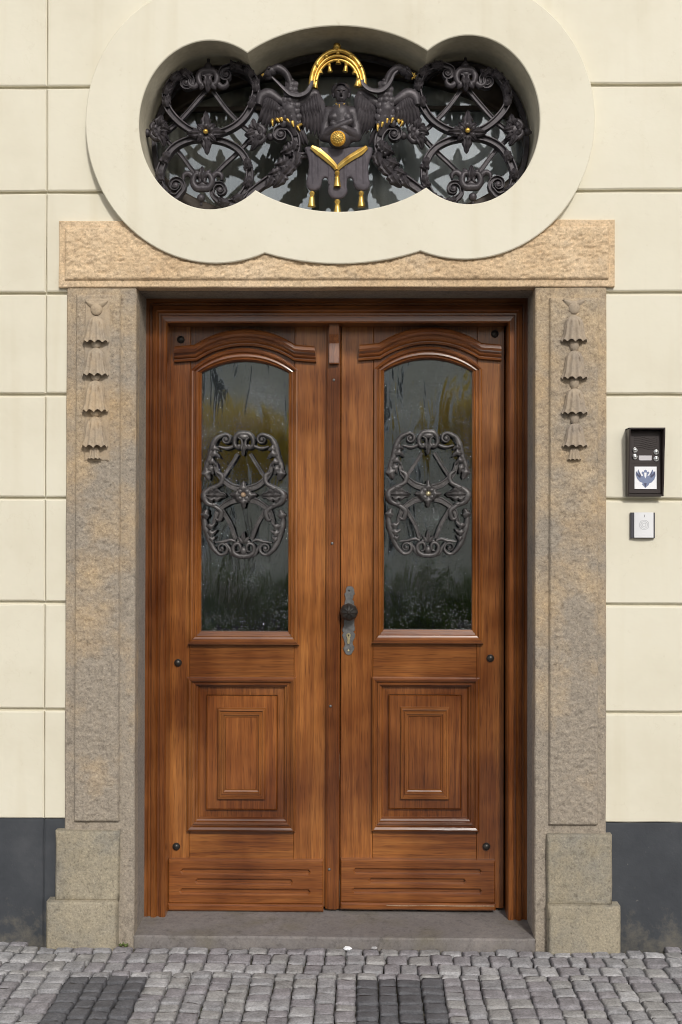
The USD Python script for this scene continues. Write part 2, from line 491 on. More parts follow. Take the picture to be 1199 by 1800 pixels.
def stone(name, cols, grey, greyamt=(0.42, 0.62), zlow=None, bump=0.5, dist=0.004, cell=125.0, vary=3.2, grain=0.6):
    """Grained sandstone: warm patches, grey weathering (more of it near the street when zlow is given), dark and pale grains."""
    nodes = {
        'g': ('geometry', {}),
        'n1': ('noise_texture', {'scale': vary, 'detail': 6.0, 'roughness': 0.65, 'distortion': 0.4}),
        'r1': ('rgb_ramp', {'ramp': cols}),
        'n5': ('noise_texture', {'scale': 5.1, 'detail': 5.0, 'roughness': 0.6}),
        'sx': ('separate_xyz', {}),
        'mr': ('map_range', {'value': 0, 'from_min': (zlow or (0, 1))[0], 'from_max': (zlow or (0, 1))[1], 'to_min': 0.24 if zlow else 0.0, 'to_max': 0.0, 'clamp': True}),
        'ad': ('math', {'math_type': 'add'}),
        'r5': ('rgb_ramp', {'ramp': [(greyamt[0], (0, 0, 0)), (greyamt[1], (1, 1, 1))]}),
        'mg': ('mix', {'mix_type': 'mix', 'color2': grey}),
        'v': ('voronoi_texture', {'scale': cell, 'feature': 'f1'}),
        'n2': ('noise_texture', {'scale': cell * 1.1, 'detail': 3.0, 'roughness': 0.7}),
        'r2': ('rgb_ramp', {'ramp': [(0.30, (0.36, 0.33, 0.31)), (0.44, (0.86, 0.85, 0.84)), (0.60, (1.08, 1.08, 1.08)), (0.72, (1.65, 1.62, 1.56))]}),
        'mx': ('mix', {'mix_type': 'multiply', 'fac': grain}),
        'n6': ('noise_texture', {'scale': 38.0, 'detail': 5.0, 'roughness': 0.7}),
        'r6': ('rgb_ramp', {'ramp': [(0.28, (0.55, 0.53, 0.52)), (0.46, (0.97, 0.97, 0.97)), (0.75, (1.16, 1.13, 1.08))]}),
        'mx6': ('mix', {'mix_type': 'multiply', 'fac': 0.8}),
        'ma': ('math', {'math_type': 'multiply_add', 'value2': 0.7}),
        'b': ('bump', {'strength': bump, 'distance': dist}),
        'p': ('principled_bsdf', {'roughness': 0.85, 'specular_ior_level': 0.25})}
    links = [('g.position', 'n1.vector'), ('g.position', 'n5.vector'), ('g.position', 'v.vector'), ('g.position', 'n2.vector'), ('g.position', 'n6.vector'), ('g.position', 'sx.vector'),
             ('sx.z', 'mr.value'), ('n5.fac', 'ad.value1'), ('mr.result', 'ad.value2'), ('ad.value', 'r5.fac'), ('r5.color', 'mg.fac'), ('n1.fac', 'r1.fac'), ('r1.color', 'mg.color1'),
             ('n2.fac', 'r2.fac'), ('mg.color', 'mx.color1'), ('r2.color', 'mx.color2'), ('n6.fac', 'r6.fac'), ('mx.color', 'mx6.color1'), ('r6.color', 'mx6.color2'), ('mx6.color', 'p.base_color'),
             ('n2.fac', 'ma.value1'), ('n6.fac', 'ma.value3'), ('ma.value', 'b.height'), ('b.normal', 'p.normal')]
    mat(name, nodes, links)


stone('lintel_stone', [(0.25, (0.50, 0.355, 0.215)), (0.5, (0.605, 0.46, 0.30)), (0.75, (0.665, 0.53, 0.375))], (0.48, 0.41, 0.32), (0.60, 0.80))
stone('jamb_stone', [(0.25, (0.37, 0.265, 0.155)), (0.5, (0.43, 0.33, 0.215)), (0.75, (0.49, 0.395, 0.275))], (0.31, 0.27, 0.22), (0.40, 0.64), zlow=(0.2, 1.9), bump=0.7, dist=0.006)
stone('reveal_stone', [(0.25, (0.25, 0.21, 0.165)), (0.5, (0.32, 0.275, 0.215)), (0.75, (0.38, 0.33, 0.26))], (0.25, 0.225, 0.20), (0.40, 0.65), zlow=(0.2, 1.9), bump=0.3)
stone('carved_stone', [(0.25, (0.36, 0.265, 0.165)), (0.5, (0.42, 0.325, 0.22)), (0.75, (0.47, 0.38, 0.27))], (0.34, 0.29, 0.23), (0.40, 0.66), bump=0.15, dist=0.003, grain=0.25)
stone('carved_grey', [(0.25, (0.30, 0.235, 0.165)), (0.5, (0.365, 0.295, 0.215)), (0.75, (0.42, 0.345, 0.255))], (0.30, 0.255, 0.21), (0.40, 0.66), bump=0.15, dist=0.003, grain=0.25)
stone('pedestal_stone', [(0.25, (0.25, 0.22, 0.165)), (0.5, (0.31, 0.275, 0.205)), (0.75, (0.36, 0.32, 0.245))], (0.25, 0.235, 0.20), (0.45, 0.65), bump=0.6, dist=0.005)
stone('threshold_stone', [(0.25, (0.15, 0.135, 0.13)), (0.5, (0.19, 0.175, 0.17)), (0.75, (0.23, 0.21, 0.20))], (0.16, 0.145, 0.12), (0.5, 0.7), bump=0.25, grain=0.35)


def wood(name, axis, tone=1.0, red=1.0, coat=0.5):
    long, short = 2.0, 44.0
    sc = {'z': (short, short, long), 'x': (long, short, short)}[axis]
    fs = {'z': (300, 300, 11), 'x': (11, 300, 300)}[axis]
    c = lambda r, g, b: (0.86 * r * tone, 0.82 * g * tone / red, 0.90 * b * tone / red)
    nodes = {
        'g': ('geometry', {}), 'o': ('object_info', {}),
        'sh': ('vector_math', {'math_type': 'scale', 'vector1': (7.3, 3.1, 5.7)}),
        'ad': ('vector_math', {'math_type': 'add'}),
        'm1': ('mapping', {'scale': sc}),
        'n1': ('noise_texture', {'scale': 1.0, 'detail': 6.0, 'roughness': 0.62, 'distortion': 0.9}),
        'r1': ('rgb_ramp', {'ramp': [(0.28, c(0.165, 0.055, 0.0115)), (0.42, c(0.210, 0.076, 0.016)), (0.55, c(0.250, 0.097, 0.021)), (0.74, c(0.315, 0.135, 0.033))]}),
        'm2': ('mapping', {'scale': fs}),
        'n2': ('noise_texture', {'scale': 1.0, 'detail': 3.0, 'roughness': 0.6}),
        'r2': ('rgb_ramp', {'ramp': [(0.33, (0.58, 0.52, 0.48)), (0.45, (0.95, 0.95, 0.95)), (0.70, (1.2, 1.18, 1.12))]}),
        'mx': ('mix', {'mix_type': 'multiply', 'fac': 1.0}),
        'mw': ('mapping', {'scale': {'z': (8.0, 8.0, 0.55), 'x': (0.55, 8.0, 8.0)}[axis]}),
        'wv': ('wave_texture', {'wave_type': 'bands', 'bands_direction': {'z': 'x', 'x': 'z'}[axis], 'profile': 'saw', 'scale': 1.1, 'distortion': 7.0, 'detail': 2.0, 'detail_scale': 0.9, 'detail_roughness': 0.5}),
        'rw': ('rgb_ramp', {'ramp': [(0.0, (1.10, 1.10, 1.08)), (0.55, (1.0, 0.99, 0.98)), (0.86, (0.78, 0.73, 0.68)), (1.0, (0.66, 0.60, 0.55))]}),
        'mxw': ('mix', {'mix_type': 'multiply', 'fac': 0.6}),
        'n3': ('noise_texture', {'scale': 2.6, 'detail': 3.0}),
        'r3': ('rgb_ramp', {'ramp': [(0.34, (0.56, 0.47, 0.42)), (0.62, (1.28, 1.30, 1.28))]}),
        'mx3': ('mix', {'mix_type': 'multiply', 'fac': 1.0}),
        'mv': ('math', {'math_type': 'multiply_add', 'value2': 0.30, 'value3': 0.84}),
        'cv': ('combine_xyz', {}),
        'mx4': ('mix', {'mix_type': 'multiply', 'fac': 1.0}),
        'b': ('bump', {'strength': 0.22, 'distance': 0.0015}),
        'rr': ('map_range', {'from_min': 0.3, 'from_max': 0.7, 'to_min': 0.20, 'to_max': 0.38, 'clamp': True}),
        'p': ('principled_bsdf', {'specular_ior_level': 0.45, 'coat_weight': coat, 'coat_roughness': 0.16})}
    links = [('o.random', 'sh.scale'), ('g.position', 'ad.vector1'), ('sh.vector', 'ad.vector2'), ('ad.vector', 'm1.vector'), ('ad.vector', 'm2.vector'), ('g.position', 'n3.vector'),
             ('m1.vector', 'n1.vector'), ('m2.vector', 'n2.vector'), ('n1.fac', 'r1.fac'), ('n2.fac', 'r2.fac'), ('r1.color', 'mx.color1'), ('r2.color', 'mx.color2'),
             ('n3.fac', 'r3.fac'), ('mx.color', 'mxw.color1'), ('mxw.color', 'mx3.color1'), ('r3.color', 'mx3.color2'), ('ad.vector', 'mw.vector'), ('mw.vector', 'wv.vector'), ('wv.fac', 'rw.fac'), ('rw.color', 'mxw.color2'), ('o.random', 'mv.value1'), ('mv.value', 'cv.x'), ('mv.value', 'cv.y'), ('mv.value', 'cv.z'),
             ('mx3.color', 'mx4.color1'), ('cv.vector', 'mx4.color2'), ('mx4.color', 'p.base_color'), ('n2.fac', 'b.height'), ('b.normal', 'p.normal'), ('n3.fac', 'rr.value'), ('rr.result', 'p.roughness')]
    mat(name, nodes, links)


wood('oak_upright', 'z')
wood('oak_level', 'x')
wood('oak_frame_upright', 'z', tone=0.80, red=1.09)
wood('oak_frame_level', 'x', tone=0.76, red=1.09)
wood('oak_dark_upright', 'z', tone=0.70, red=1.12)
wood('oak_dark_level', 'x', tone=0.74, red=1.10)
wood('oak_panel', 'z', tone=0.90, red=1.08)
mottled('worn_edge', [(0.3, (0.16, 0.09, 0.05)), (0.6, (0.34, 0.25, 0.17))], scale=30, fine=120, rough=0.8)
mottled('iron', [(0.3, (0.040, 0.035, 0.039)), (0.55, (0.062, 0.055, 0.061)), (0.8, (0.098, 0.086, 0.093))], scale=14, fine=60, rough=0.50, bump=0.4, dist=0.003, fine_amt=0.35, metallic=0.4, spec=0.5)
mottled('door_iron', [(0.3, (0.055, 0.051, 0.052)), (0.55, (0.105, 0.099, 0.099)), (0.8, (0.19, 0.18, 0.177))], scale=26, fine=90, rough=0.45, bump=0.35, dist=0.003, fine_amt=0.35, metallic=0.55, spec=0.5)
mottled('stud_iron', [(0.3, (0.03, 0.028, 0.026)), (0.7, (0.06, 0.055, 0.05))], scale=30, fine=90, rough=0.38, metallic=0.6, fine_amt=0.2)
mottled('lock_iron', [(0.3, (0.12, 0.12, 0.12)), (0.7, (0.22, 0.22, 0.22))], scale=60, fine=200, rough=0.42, metallic=0.7, fine_amt=0.15, bump=0.1)
mottled('gold', [(0.22, (0.30, 0.17, 0.03)), (0.36, (0.58, 0.36, 0.08)), (0.6, (0.80, 0.55, 0.15)), (0.8, (0.88, 0.68, 0.26))], scale=25, fine=110, rough=0.34, bump=0.2, dist=0.002, fine_amt=0.15, metallic=0.85)
mottled('brass', [(0.3, (0.42, 0.36, 0.2)), (0.7, (0.62, 0.55, 0.36))], scale=40, fine=160, rough=0.35, metallic=0.8, fine_amt=0.15)
mottled('drape_iron', [(0.3, (0.052, 0.046, 0.055)), (0.55, (0.078, 0.068, 0.080)), (0.8, (0.105, 0.092, 0.106))], scale=20, fine=90, rough=0.7, bump=0.25, dist=0.002, fine_amt=0.15, metallic=0.1)
mottled('dark_wood', [(0.3, (0.035, 0.026, 0.018)), (0.7, (0.07, 0.05, 0.034))], scale=9, fine=60, rough=0.5)
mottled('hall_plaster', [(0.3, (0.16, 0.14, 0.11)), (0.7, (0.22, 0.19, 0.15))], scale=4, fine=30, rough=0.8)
mottled('cloth_painted_dim', [(0.3, (0.40, 0.38, 0.33)), (0.7, (0.52, 0.49, 0.43))], scale=4, fine=240, rough=0.9, fine_amt=0.1)  # dimness of the window's left half put into the cloth colour
mottled('cloth_painted_bright', [(0.3, (0.74, 0.74, 0.73)), (0.7, (0.82, 0.82, 0.81))], scale=4, fine=240, rough=0.9, fine_amt=0.08)  # near-white cloth stands for the bright reflection in the right half
plain('intercom_case', (0.020, 0.013, 0.011), 0.42)
plain('intercom_face', (0.020, 0.012, 0.011), 0.5)
plain('steel', (0.72, 0.72, 0.72), 0.22, 1.0)
plain('nameplate', (0.52, 0.50, 0.52), 0.4)
plain('card_white', (0.80, 0.81, 0.84), 0.35)
plain('emblem_blue', (0.17, 0.21, 0.33), 0.5)
plain('emblem_dark', (0.06, 0.06, 0.11), 0.5)
plain('reader_silver', (0.74, 0.75, 0.77), 0.35, 0.15)
plain('reader_dark', (0.05, 0.05, 0.06), 0.45)
plain('reader_mark', (0.36, 0.37, 0.39), 0.4, 0.3)
mottled('asphalt', [(0.3, (0.045, 0.045, 0.047)), (0.7, (0.065, 0.064, 0.064))], scale=3, fine=120, rough=0.9)
mottled('joint_dirt', [(0.3, (0.085, 0.078, 0.066)), (0.52, (0.13, 0.12, 0.10)), (0.66, (0.085, 0.098, 0.05)), (0.85, (0.16, 0.15, 0.13))], scale=7, fine=160, rough=0.95, bump=0.6, dist=0.006)
for nm, k, tint in (('cobble_grey', 1.32, (.965, .955, .99)), ('cobble_mauve', 1.17, (.99, .945, 1.0)), ('cobble_warm', 1.36, (.99, .97, .96)), ('cobble_pale', 1.7, (.98, .97, .99)), ('cobble_black', 0.50, (.96, .97, 1.06))):
    t = np.array(tint) * k
    mottled(nm, [(0.25, tuple(0.155 * t)), (0.5, tuple(0.235 * t)), (0.78, tuple(0.33 * t))], scale=19, fine=140, rough=0.7, bump=0.6, dist=0.005, fine_amt=0.4)

# glass: mirror-like by angle over clear; uneven drawn glass on the doors
def glass(name, ior, rough, bumps, tint, drops=0.0):
    nodes = {
        'g': ('geometry', {}), 'mp': ('mapping', {'scale': (1, 1, 0.28)}),
        'n': ('noise_texture', {'scale': 15.0, 'detail': 2.5, 'roughness': 0.45, 'distortion': 0.8}),
        'n2': ('noise_texture', {'scale': 150.0, 'detail': 1.0, 'roughness': 0.4}),
        'n3': ('noise_texture', {'scale': 7.0, 'detail': 3.0}),
        'ad': ('math', {'math_type': 'multiply_add', 'value2': 0.55}),
        'rm': ('rgb_ramp', {'ramp': [(0.93, (0, 0, 0)), (1.0, (1, 1, 1))]}),
        'ma': ('math', {'math_type': 'multiply_add', 'value2': drops}),
        'b': ('bump', {'strength': bumps, 'distance': 0.004}),
        'f': ('fresnel', {'IOR': ior}),
        't': ('transparent_bsdf', {'color': tint}), 'gl': ('glossy_bsdf', {'color': (0.86, 0.94, 1.0), 'roughness': rough}),
        'm': ('mix_closure', {})}
    links = [('g.position', 'mp.vector'), ('mp.vector', 'n.vector'), ('g.position', 'n2.vector'), ('g.position', 'n3.vector'), ('n3.fac', 'ad.value1'), ('n2.fac', 'ad.value3'), ('ad.value', 'rm.fac'),
             ('rm.color', 'ma.value1'), ('n.fac', 'ma.value3'), ('ma.value', 'b.height'),
             ('b.normal', 'gl.normal'), ('f.fac', 'm.fac'), ('t.BSDF', 'm.closure1'), ('gl.BSDF', 'm.closure2')]
    mat(name, nodes, links, surface='m.closure')


glass('door_glass', 2.7, 0.05, 0.40, (0.62, 0.66, 0.66), 0.5)
glass('window_glass', 1.8, 0.02, 0.03, (0.92, 0.93, 0.92))

# ------------------------------------------------------------------ the ground
street = Thing('street', kind='structure')
street.part('road_surface', box(-60, 60, -80, -2.6, -0.3, -0.11), 'asphalt')
pav = Thing('pavement', kind='structure')
bed = trimesh.creation.box([12, 2.9, 0.2])
bed.apply_translation([0, -1.15, -0.114])
pav.part('joint_bed', bed, 'joint_dirt')
pav.part('kerb', box(-6, 6, -2.75, -2.602, -0.3, -0.004, 0.012), 'threshold_stone')


def cobble(x0, x1, y0, y1, seed, skew=0.0):
    rg = np.random.default_rng(seed)
    n = 6
    u = np.linspace(-1, 1, n)
    u = np.sign(u) * np.abs(u) ** 0.62
    gx, gy = np.meshgrid(u, u, indexing='ij')
    cx, cy, hx, hy = (x0 + x1) / 2, (y0 + y1) / 2, (x1 - x0) / 2, (y1 - y0) / 2
    r = np.maximum(np.abs(gx), np.abs(gy))
    corner = (np.abs(gx) > 0.95) & (np.abs(gy) > 0.95)
    k = np.where(corner, 0.93, 1.0)
    px = cx + hx * gx * k + skew * (gy * hy)
    py = cy + hy * gy * k
    edge = r > 0.95
    jit = 0.0024
    px = px + rg.uniform(-jit, jit, px.shape)
    py = py + rg.uniform(-jit, jit, py.shape)
    tilt = rg.uniform(-0.05, 0.05, 2)
    z = 0.004 + rg.uniform(-0.004, 0.003) + tilt[0] * hx * gx + tilt[1] * hy * gy + 0.0016 * (1 - r ** 2) + rg.uniform(-0.0017, 0.0017, px.shape)
    z = np.where(edge, z - 0.0019, z)
    top = np.stack([px, py, z], -1).reshape(-1, 3)
    f = grid_faces(n, n)
    loop = np.concatenate([np.arange(n) * n, (n - 1) * n + np.arange(1, n), (np.arange(n - 1)[::-1]) * n + n - 1, np.arange(1, n - 1)[::-1]])
    low = top[loop].copy()
    low[:, 2] = -0.04
    low[:, 0] = cx + (low[:, 0] - cx) * 0.95
    low[:, 1] = cy + (low[:, 1] - cy) * 0.95
    N = len(top)
    m = len(loop)
    a = np.arange(m)
    side = np.stack([loop, N + a, N + (a + 1) % m, np.roll(loop, -1)], 1)
    return quads(np.vstack([top, low]), np.vstack([f, side]))


stones = []
rg = np.random.default_rng(11)
ys = [0.045, -0.032, -0.088, -0.168, -0.248]
for k in range(4):                                        # courses along the wall
    x = -3.0 + rg.uniform(0, 0.05)
    while x < 3.0:
        w = rg.uniform(0.055, 0.078)
        g = rg.uniform(0.003, 0.006)
        stones.append((x + g / 2, x + w - g / 2, ys[k + 1] + g / 2 + rg.uniform(-.003, .003), ys[k] - g / 2 + rg.uniform(-.003, .003), rg.uniform(-.06, .06)))
        x += w
x = -3.0
while x < 3.0:                                            # columns running out into the street
    w = rg.uniform(0.058, 0.078)
    y = ys[-1] + rg.uniform(-0.003, 0.003)
    first = True
    while y > -2.55:
        L = rg.uniform(0.030, 0.060) if first else rg.uniform(0.048, 0.082)
        first = False
        g = rg.uniform(0.003, 0.006)
        stones.append((x + g / 2, x + w - g / 2, y - L + g / 2, y - g / 2, rg.uniform(-.04, .04)))
        y -= L
    x += w


def stone_material(cx, cy, seed):
    px, py = proj((cx, cy, 0))
    # two squares of black stones let into the paving (photograph: left of the door, right of its middle)
    if -0.865 < cx < -0.655 and cy < -0.285 and cy > -0.75 or 0.075 < cx < 0.345 and cy < -0.285 and cy > -0.75:
        if np.random.default_rng(seed + 77).uniform() < 1.5:
            return 'cobble_black'
    q = np.random.default_rng(seed + 5).uniform()
    return 'cobble_grey' if q < .40 else 'cobble_mauve' if q < .68 else 'cobble_warm' if q < .90 else 'cobble_pale'


order = []
for i, s in enumerate(stones):
    cx, cy = (s[0] + s[1]) / 2, (s[2] + s[3]) / 2
    px, py = proj((cx, cy, 0.0))
    seen = -25 < px < 1225 and py < 1825
    if cy > -0.02 and (abs(cx) < 1.1):
        continue                                           # under the threshold and the pedestals
    size = (s[1] - s[0]) * (s[3] - s[2]) / np.linalg.norm(np.array([cx, cy, 0]) - CAM) ** 3
    order.append((seen, size, i, cx, cy))
order.sort(key=lambda o: (not o[0], -o[1]))
rest = {}
for k, (seen, size, i, cx, cy) in enumerate(order):
    s = stones[i]
    m = cobble(*s[:4], seed=100 + i, skew=s[4])
    mt = stone_material(cx, cy, i)
    if seen and k < 298:
        pav.part('cobble', m, mt, smooth=True)
    else:
        rest.setdefault(mt, []).append(m)
for mt, ms in rest.items():
    pav.part('more_cobbles', ms, mt, smooth=True, kind='stuff')

# ------------------------------------------------------------------ shapes of the openings
DOOR_L, DOOR_R = X(239, 0, 1080), X(940, 0, 1080)
SOFFIT = Z(509)
inner_oval = unary_union([ellipse(372, 226, 124, 147, 0), ellipse(822, 217, 124, 147, 0), ellipse(596, 215.5, 226, 162, 0)])
inner_oval = inner_oval.union(Polygon([at2(*q) for q in ((400, 130), (790, 120), (790, 330), (400, 330))])).simplify(0.0004)
outer_oval = unary_union([ellipse(382, 222, 227, 245, 0), ellipse(815, 216, 227, 244, 0), ellipse(597, 212, 345, 256, 0)]).simplify(0.0004)
portal = unary_union([sbox(X(117), X(1066), -0.2, Z(500)), sbox(X(105), X(1080), Z(507), Z(390))])

# ------------------------------------------------------------------ the house wall
wall = Thing('house_wall', 'cream rendered house wall with grooved courses above a dark grey plinth', 'wall', (0, 0.2, 0))
core = sbox(-3.2, 3.2, -0.25, 5.2).difference(sbox(DOOR_L - .03, DOOR_R + .03, -0.3, SOFFIT + .03)).difference(inner_oval.buffer(0.03))
wall.part('wall_core', slab(core, 0.016, 0.42), 'plaster', smooth=False)
levels = [Z(1443, 0)] + [Z(q) for q in (1250.5, 1061.5, 877, 694, 515, 336.5, 151)]
while levels[-1] < 4.6:
    levels.append(levels[-1] + 0.368)
cut = portal.buffer(-0.012, join_style=2).union(outer_oval.buffer(-0.02))
vj = X(80, 0, 750)
g_z = 0.0055
sd = 0
for k in range(len(levels) - 1):
    z0, z1 = levels[k], levels[k + 1]
    xs = [-3.15, -2.2, vj, 2.3, 3.15]
    for j in range(4):
        gl = 0.0015
        r = sbox(xs[j] + gl, xs[j + 1] - gl, z0 + (g_z if k else 0.002), z1 - g_z).difference(cut)
        if r.is_empty or r.area < 1e-3:
            continue
        for piece in getattr(r, 'geoms', [r]):
            if piece.area < 1e-3:
                continue
            sd += 1
            wall.part('plaster_block', relief(piece, 0.0, 0.0165, 0.0045, jitter=0.0016, step=0.045, seed=sd), 'plaster', smooth=25)
pl_top = Z(1443)
for a, b in ((-3.15, -1.95), (-1.945, X(75.5, 0, 1550)), (X(77, 0, 1550), X(125)), (X(1050), 2.0), (2.005, 3.15)):
    sd += 1
    wall.part('plinth', relief(sbox(a, b, -0.15, pl_top - 0.001), 0.005 if b < -.5 or a > .5 else 0.005, 0.017, 0.003, jitter=0.0014, seed=sd), 'plinth_paint', smooth=25)
wall.part('plinth_backing', slab(sbox(-3.1, 3.1, -.15, pl_top - .004).difference(portal.buffer(-0.012, join_style=2)), 0.0105, 0.0158), 'plinth_paint', smooth=False)
ring = outer_oval.difference(inner_oval)
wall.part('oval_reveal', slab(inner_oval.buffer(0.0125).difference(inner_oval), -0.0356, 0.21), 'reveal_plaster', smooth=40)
wall.part('oval_surround', [relief(ring, -0.040, -0.0352, 0.003, bevd=0.003), slab(outer_oval.difference(inner_oval.buffer(0.0124)), -0.0362, 0.01)], 'plaster', smooth=40,
          label='smooth cream three-lobed plaster surround of the oval window')

# ------------------------------------------------------------------ the stone portal
por = Thing('stone_portal', 'weathered sandstone door surround with carved bellflower pilasters and rough lintel', 'door surround', (0, 0.1, 0))
REV = 0.235


def rough_panel(x0, x1, z0, z1, yf, yb, amp, seed, res=0.0042, chisel=False):
    nx, nz = max(3, int((x1 - x0) / res)), max(3, int((z1 - z0) / res))
    gx, gz = np.meshgrid(np.linspace(x0, x1, nx), np.linspace(z0, z1, nz), indexing='ij')
    p = np.stack([gx * 1.0, gz * 1.0, np.zeros_like(gx)], -1)
    if chisel:
        n = meshkit.fbm(p * [36, 72, 1], 3, seed)
        n = np.abs(n - 0.5) * 2
        n = 1 - n
        h = amp * (n * 1.25 - 0.7) + amp * 0.8 * (meshkit.fbm(p * 22, 2, seed + 3) - 0.5)
    else:
        h = amp * 2 * (meshkit.fbm(p * 95, 3, seed) - 0.5) + amp * 1.1 * (meshkit.fbm(p * 16, 2, seed + 9) - 0.5)
    y = yf - h
    e = 0.006
    d = np.minimum(np.minimum(gx - x0, x1 - gx), np.minimum(gz - z0, z1 - gz))
    wob = 0.003 * meshkit.noise(p * 30, seed + 4)
    y = np.where(d < e + wob, yf + (e + wob - d) * 0.55, y)
    y[0], y[-1], y[:, 0], y[:, -1] = yb, yb, yb, yb
    v = np.stack([gx, y, gz], -1)
    return quads(v.reshape(-1, 3), grid_faces(nx, nz))


def jamb(xo, xi, side):
    """xo outer edge, xi edge of the opening."""
    zb, zt = -0.15, Z(507) + 0.002
    face = relief(sbox(min(xo, xi), max(xo, xi), zb, zt), -0.010, 0.05, 0.004, jitter=0.0012, step=0.06, seed=40 + side)
    return face


for side, (a, b, p0, p1, q0, q1) in enumerate(((116.5, 239, 133, 213.5, 101, 212), (1065, 940, 963, 1051, 960, 1072.5))):
    mid = 980
    xo, xi = X(a, 0, mid), X(b, 0, mid)
    j = por.part('jamb', jamb(xo, xi, side), 'jamb_stone', smooth=30)
    inn = min(xo, xi), max(xo, xi)
    # reveal: the splayed, plastered side of the opening
    s = 1 if xi > xo else -1
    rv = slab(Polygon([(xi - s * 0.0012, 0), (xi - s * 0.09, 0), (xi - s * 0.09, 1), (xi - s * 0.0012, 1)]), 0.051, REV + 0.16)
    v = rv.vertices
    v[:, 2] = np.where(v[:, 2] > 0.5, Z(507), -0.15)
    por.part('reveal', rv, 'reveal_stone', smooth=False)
    x0, x1 = X(p0, 0, mid), X(p1, 0, mid)
    zt, zb = Z(518 if side == 0 else 524), Z(1446)
    por.part('pilaster_panel', rough_panel(x0, x1, zb, zt, -0.0235, -0.008, 0.0042, 60 + side), 'jamb_stone', smooth=True)
    zA, zB = Z(1460), Z(1581)
    u0, u1 = X(q0, 0, 1520), X(q1, 0, 1520)
    por.part('pedestal_block', relief(sbox(u0, u1, zB - 0.004, zA), -0.034, 0.02, 0.009, jitter=0.002, step=0.03, seed=70 + side), 'pedestal_stone', smooth=50)
    l0, l1 = ((X(88, 0, 1620), X(210, 0, 1620)) if side == 0 else (X(960, 0, 1620), X(1086, 0, 1620)))
    por.part('pedestal_base', relief(sbox(l0, l1, -0.12, zB), -0.052, 0.02, 0.010, jitter=0.003, step=0.03, seed=80 + side), 'pedestal_stone', smooth=50)

# lintel
lx0, lx1, lz0, lz1 = X(105.5, 0, 450), X(1079.5, 0, 450), Z(506), Z(389)
por.part('lintel', [relief(sbox(lx0, lx1, lz0, lz1), -0.016, 0.05, 0.003, jitter=0.0012, step=0.05, seed=90)], 'lintel_stone', smooth=30)
por.part('lintel_field', rough_panel(X(115.5, 0, 450), X(1069.5, 0, 450), Z(494.5), Z(400), -0.0245, -0.014, 0.0085, 91, res=0.004, chisel=True), 'lintel_stone', smooth=True)
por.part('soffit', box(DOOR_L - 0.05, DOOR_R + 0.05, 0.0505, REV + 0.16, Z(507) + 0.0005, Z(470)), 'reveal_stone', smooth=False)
# threshold
tz = Z(1646)
tm_ = relief(sbox(DOOR_L - 0.004, DOOR_R + 0.004, -0.15, tz), -0.012, 0.012, 0.006, jitter=0.0015, step=0.05, seed=92)
por.part('threshold', [tm_, box(DOOR_L - 0.004, DOOR_R + 0.004, 0.0, 0.62, -0.15, tz - 0.0005)], 'threshold_stone', smooth=40)


def bell(cx, zt, zb, hw, yb, seed, drop=0.0):
    """A carved bellflower: ribbed, flaring down to a scalloped rim, relief of about its half width."""
    n, k = 33, 12
    V = []
    for i in range(k):
        t = i / (k - 1)
        w = hw * float(np.interp(t, [0, .04, .10, .18, .30, .50, .70, .86, 1.0], [.0, .30, .46, .58, .68, .74, .80, .88, 1.02]))
        for j in range(n):
            a = math.pi * j / (n - 1)
            rib = 1 + 0.16 * math.cos(a * 10) * min(1, t * 2)
            dip = 0.085 * (zt - zb) * abs(math.cos(a * 5)) * t ** 3
            eye = -0.30 if (abs(abs(math.cos(a)) - 0.42) < .12 and 0.20 < t < 0.40) else 0
            V.append((cx - w * math.cos(a) * (1 + 0.02 * math.cos(10 * a)), yb - 0.60 * w * math.sin(a) ** 0.8 * (rib + eye) - 0.003, zt + (zb - zt) * t + dip - (zt - zb) * 0.04))
    V = np.array(V)
    m = quads(V, grid_faces(k, n))
    rim = V[-n:]
    c = np.array([[cx, yb + 0.004, zb + 0.3 * (zt - zb)]])
    cap = trimesh.Trimesh(np.vstack([rim, c]), [[i, i + 1, n] for i in range(n - 1)], process=False)
    m = trimesh.util.concatenate([m, cap])
    if m.face_normals[:n * 4, 1].mean() > 0:
        m.invert()
    return m


for side, cxp, list_ in ((0, 173, ((553, 604), (607, 662), (664, 725), (727, 787))), (1, 1007, ((551, 602), (612, 667), (678, 728), (739, 785)))):
    yb = -0.030 if side == 0 else -0.0235
    CM = 'carved_stone' if side == 0 else 'carved_grey'
    if side == 0:
        por.part('carving_ground', relief(sbox(X(151, 0, 670), X(196, 0, 670), Z(812), Z(527)), -0.0285, -0.015, 0.005, jitter=0.002, step=.03, seed=31), 'carved_stone', smooth=40)
    for k, (t0, t1) in enumerate(list_):
        px = cxp + (0 if side else -0.7 * k) + (0.4 * k if side else 0)
        cx = X(px, 0, t0)
        por.part('bellflower', bell(cx, Z(t0 + 3), Z(t1), 0.0455 if k < 3 or side == 0 else .043, yb, k), CM, smooth=45)
        if k < 3:
            nk = Z(t1 - 5), Z(list_[k + 1][0] + 6)
            por.part('bead', ball((cx, yb, (nk[0] + nk[1]) / 2), (0.017, 0.016, abs(nk[0] - nk[1]) / 2 + .004)), CM, smooth=True)
    cx = X(cxp - (0 if side else 3), 0, 800)
    por.part('bellflower', bell(cx, Z(785), Z(808), 0.024, yb, 9), CM, smooth=45)
    t = list_[0][0]
    cx = X(cxp, 0, t)
    bow = [leaf((cx, Z(t - 12)), (cx + s_ * 0.040, Z(t - 21)), 0.011, yb + .004, 0.006, 0, thick=0.006, ridge=.6) for s_ in (-1, 1)]
    por.part('carved_bow', bow + [ball((cx, yb, Z(t - 8)), (0.021, 0.011, 0.024))], CM, smooth=True)

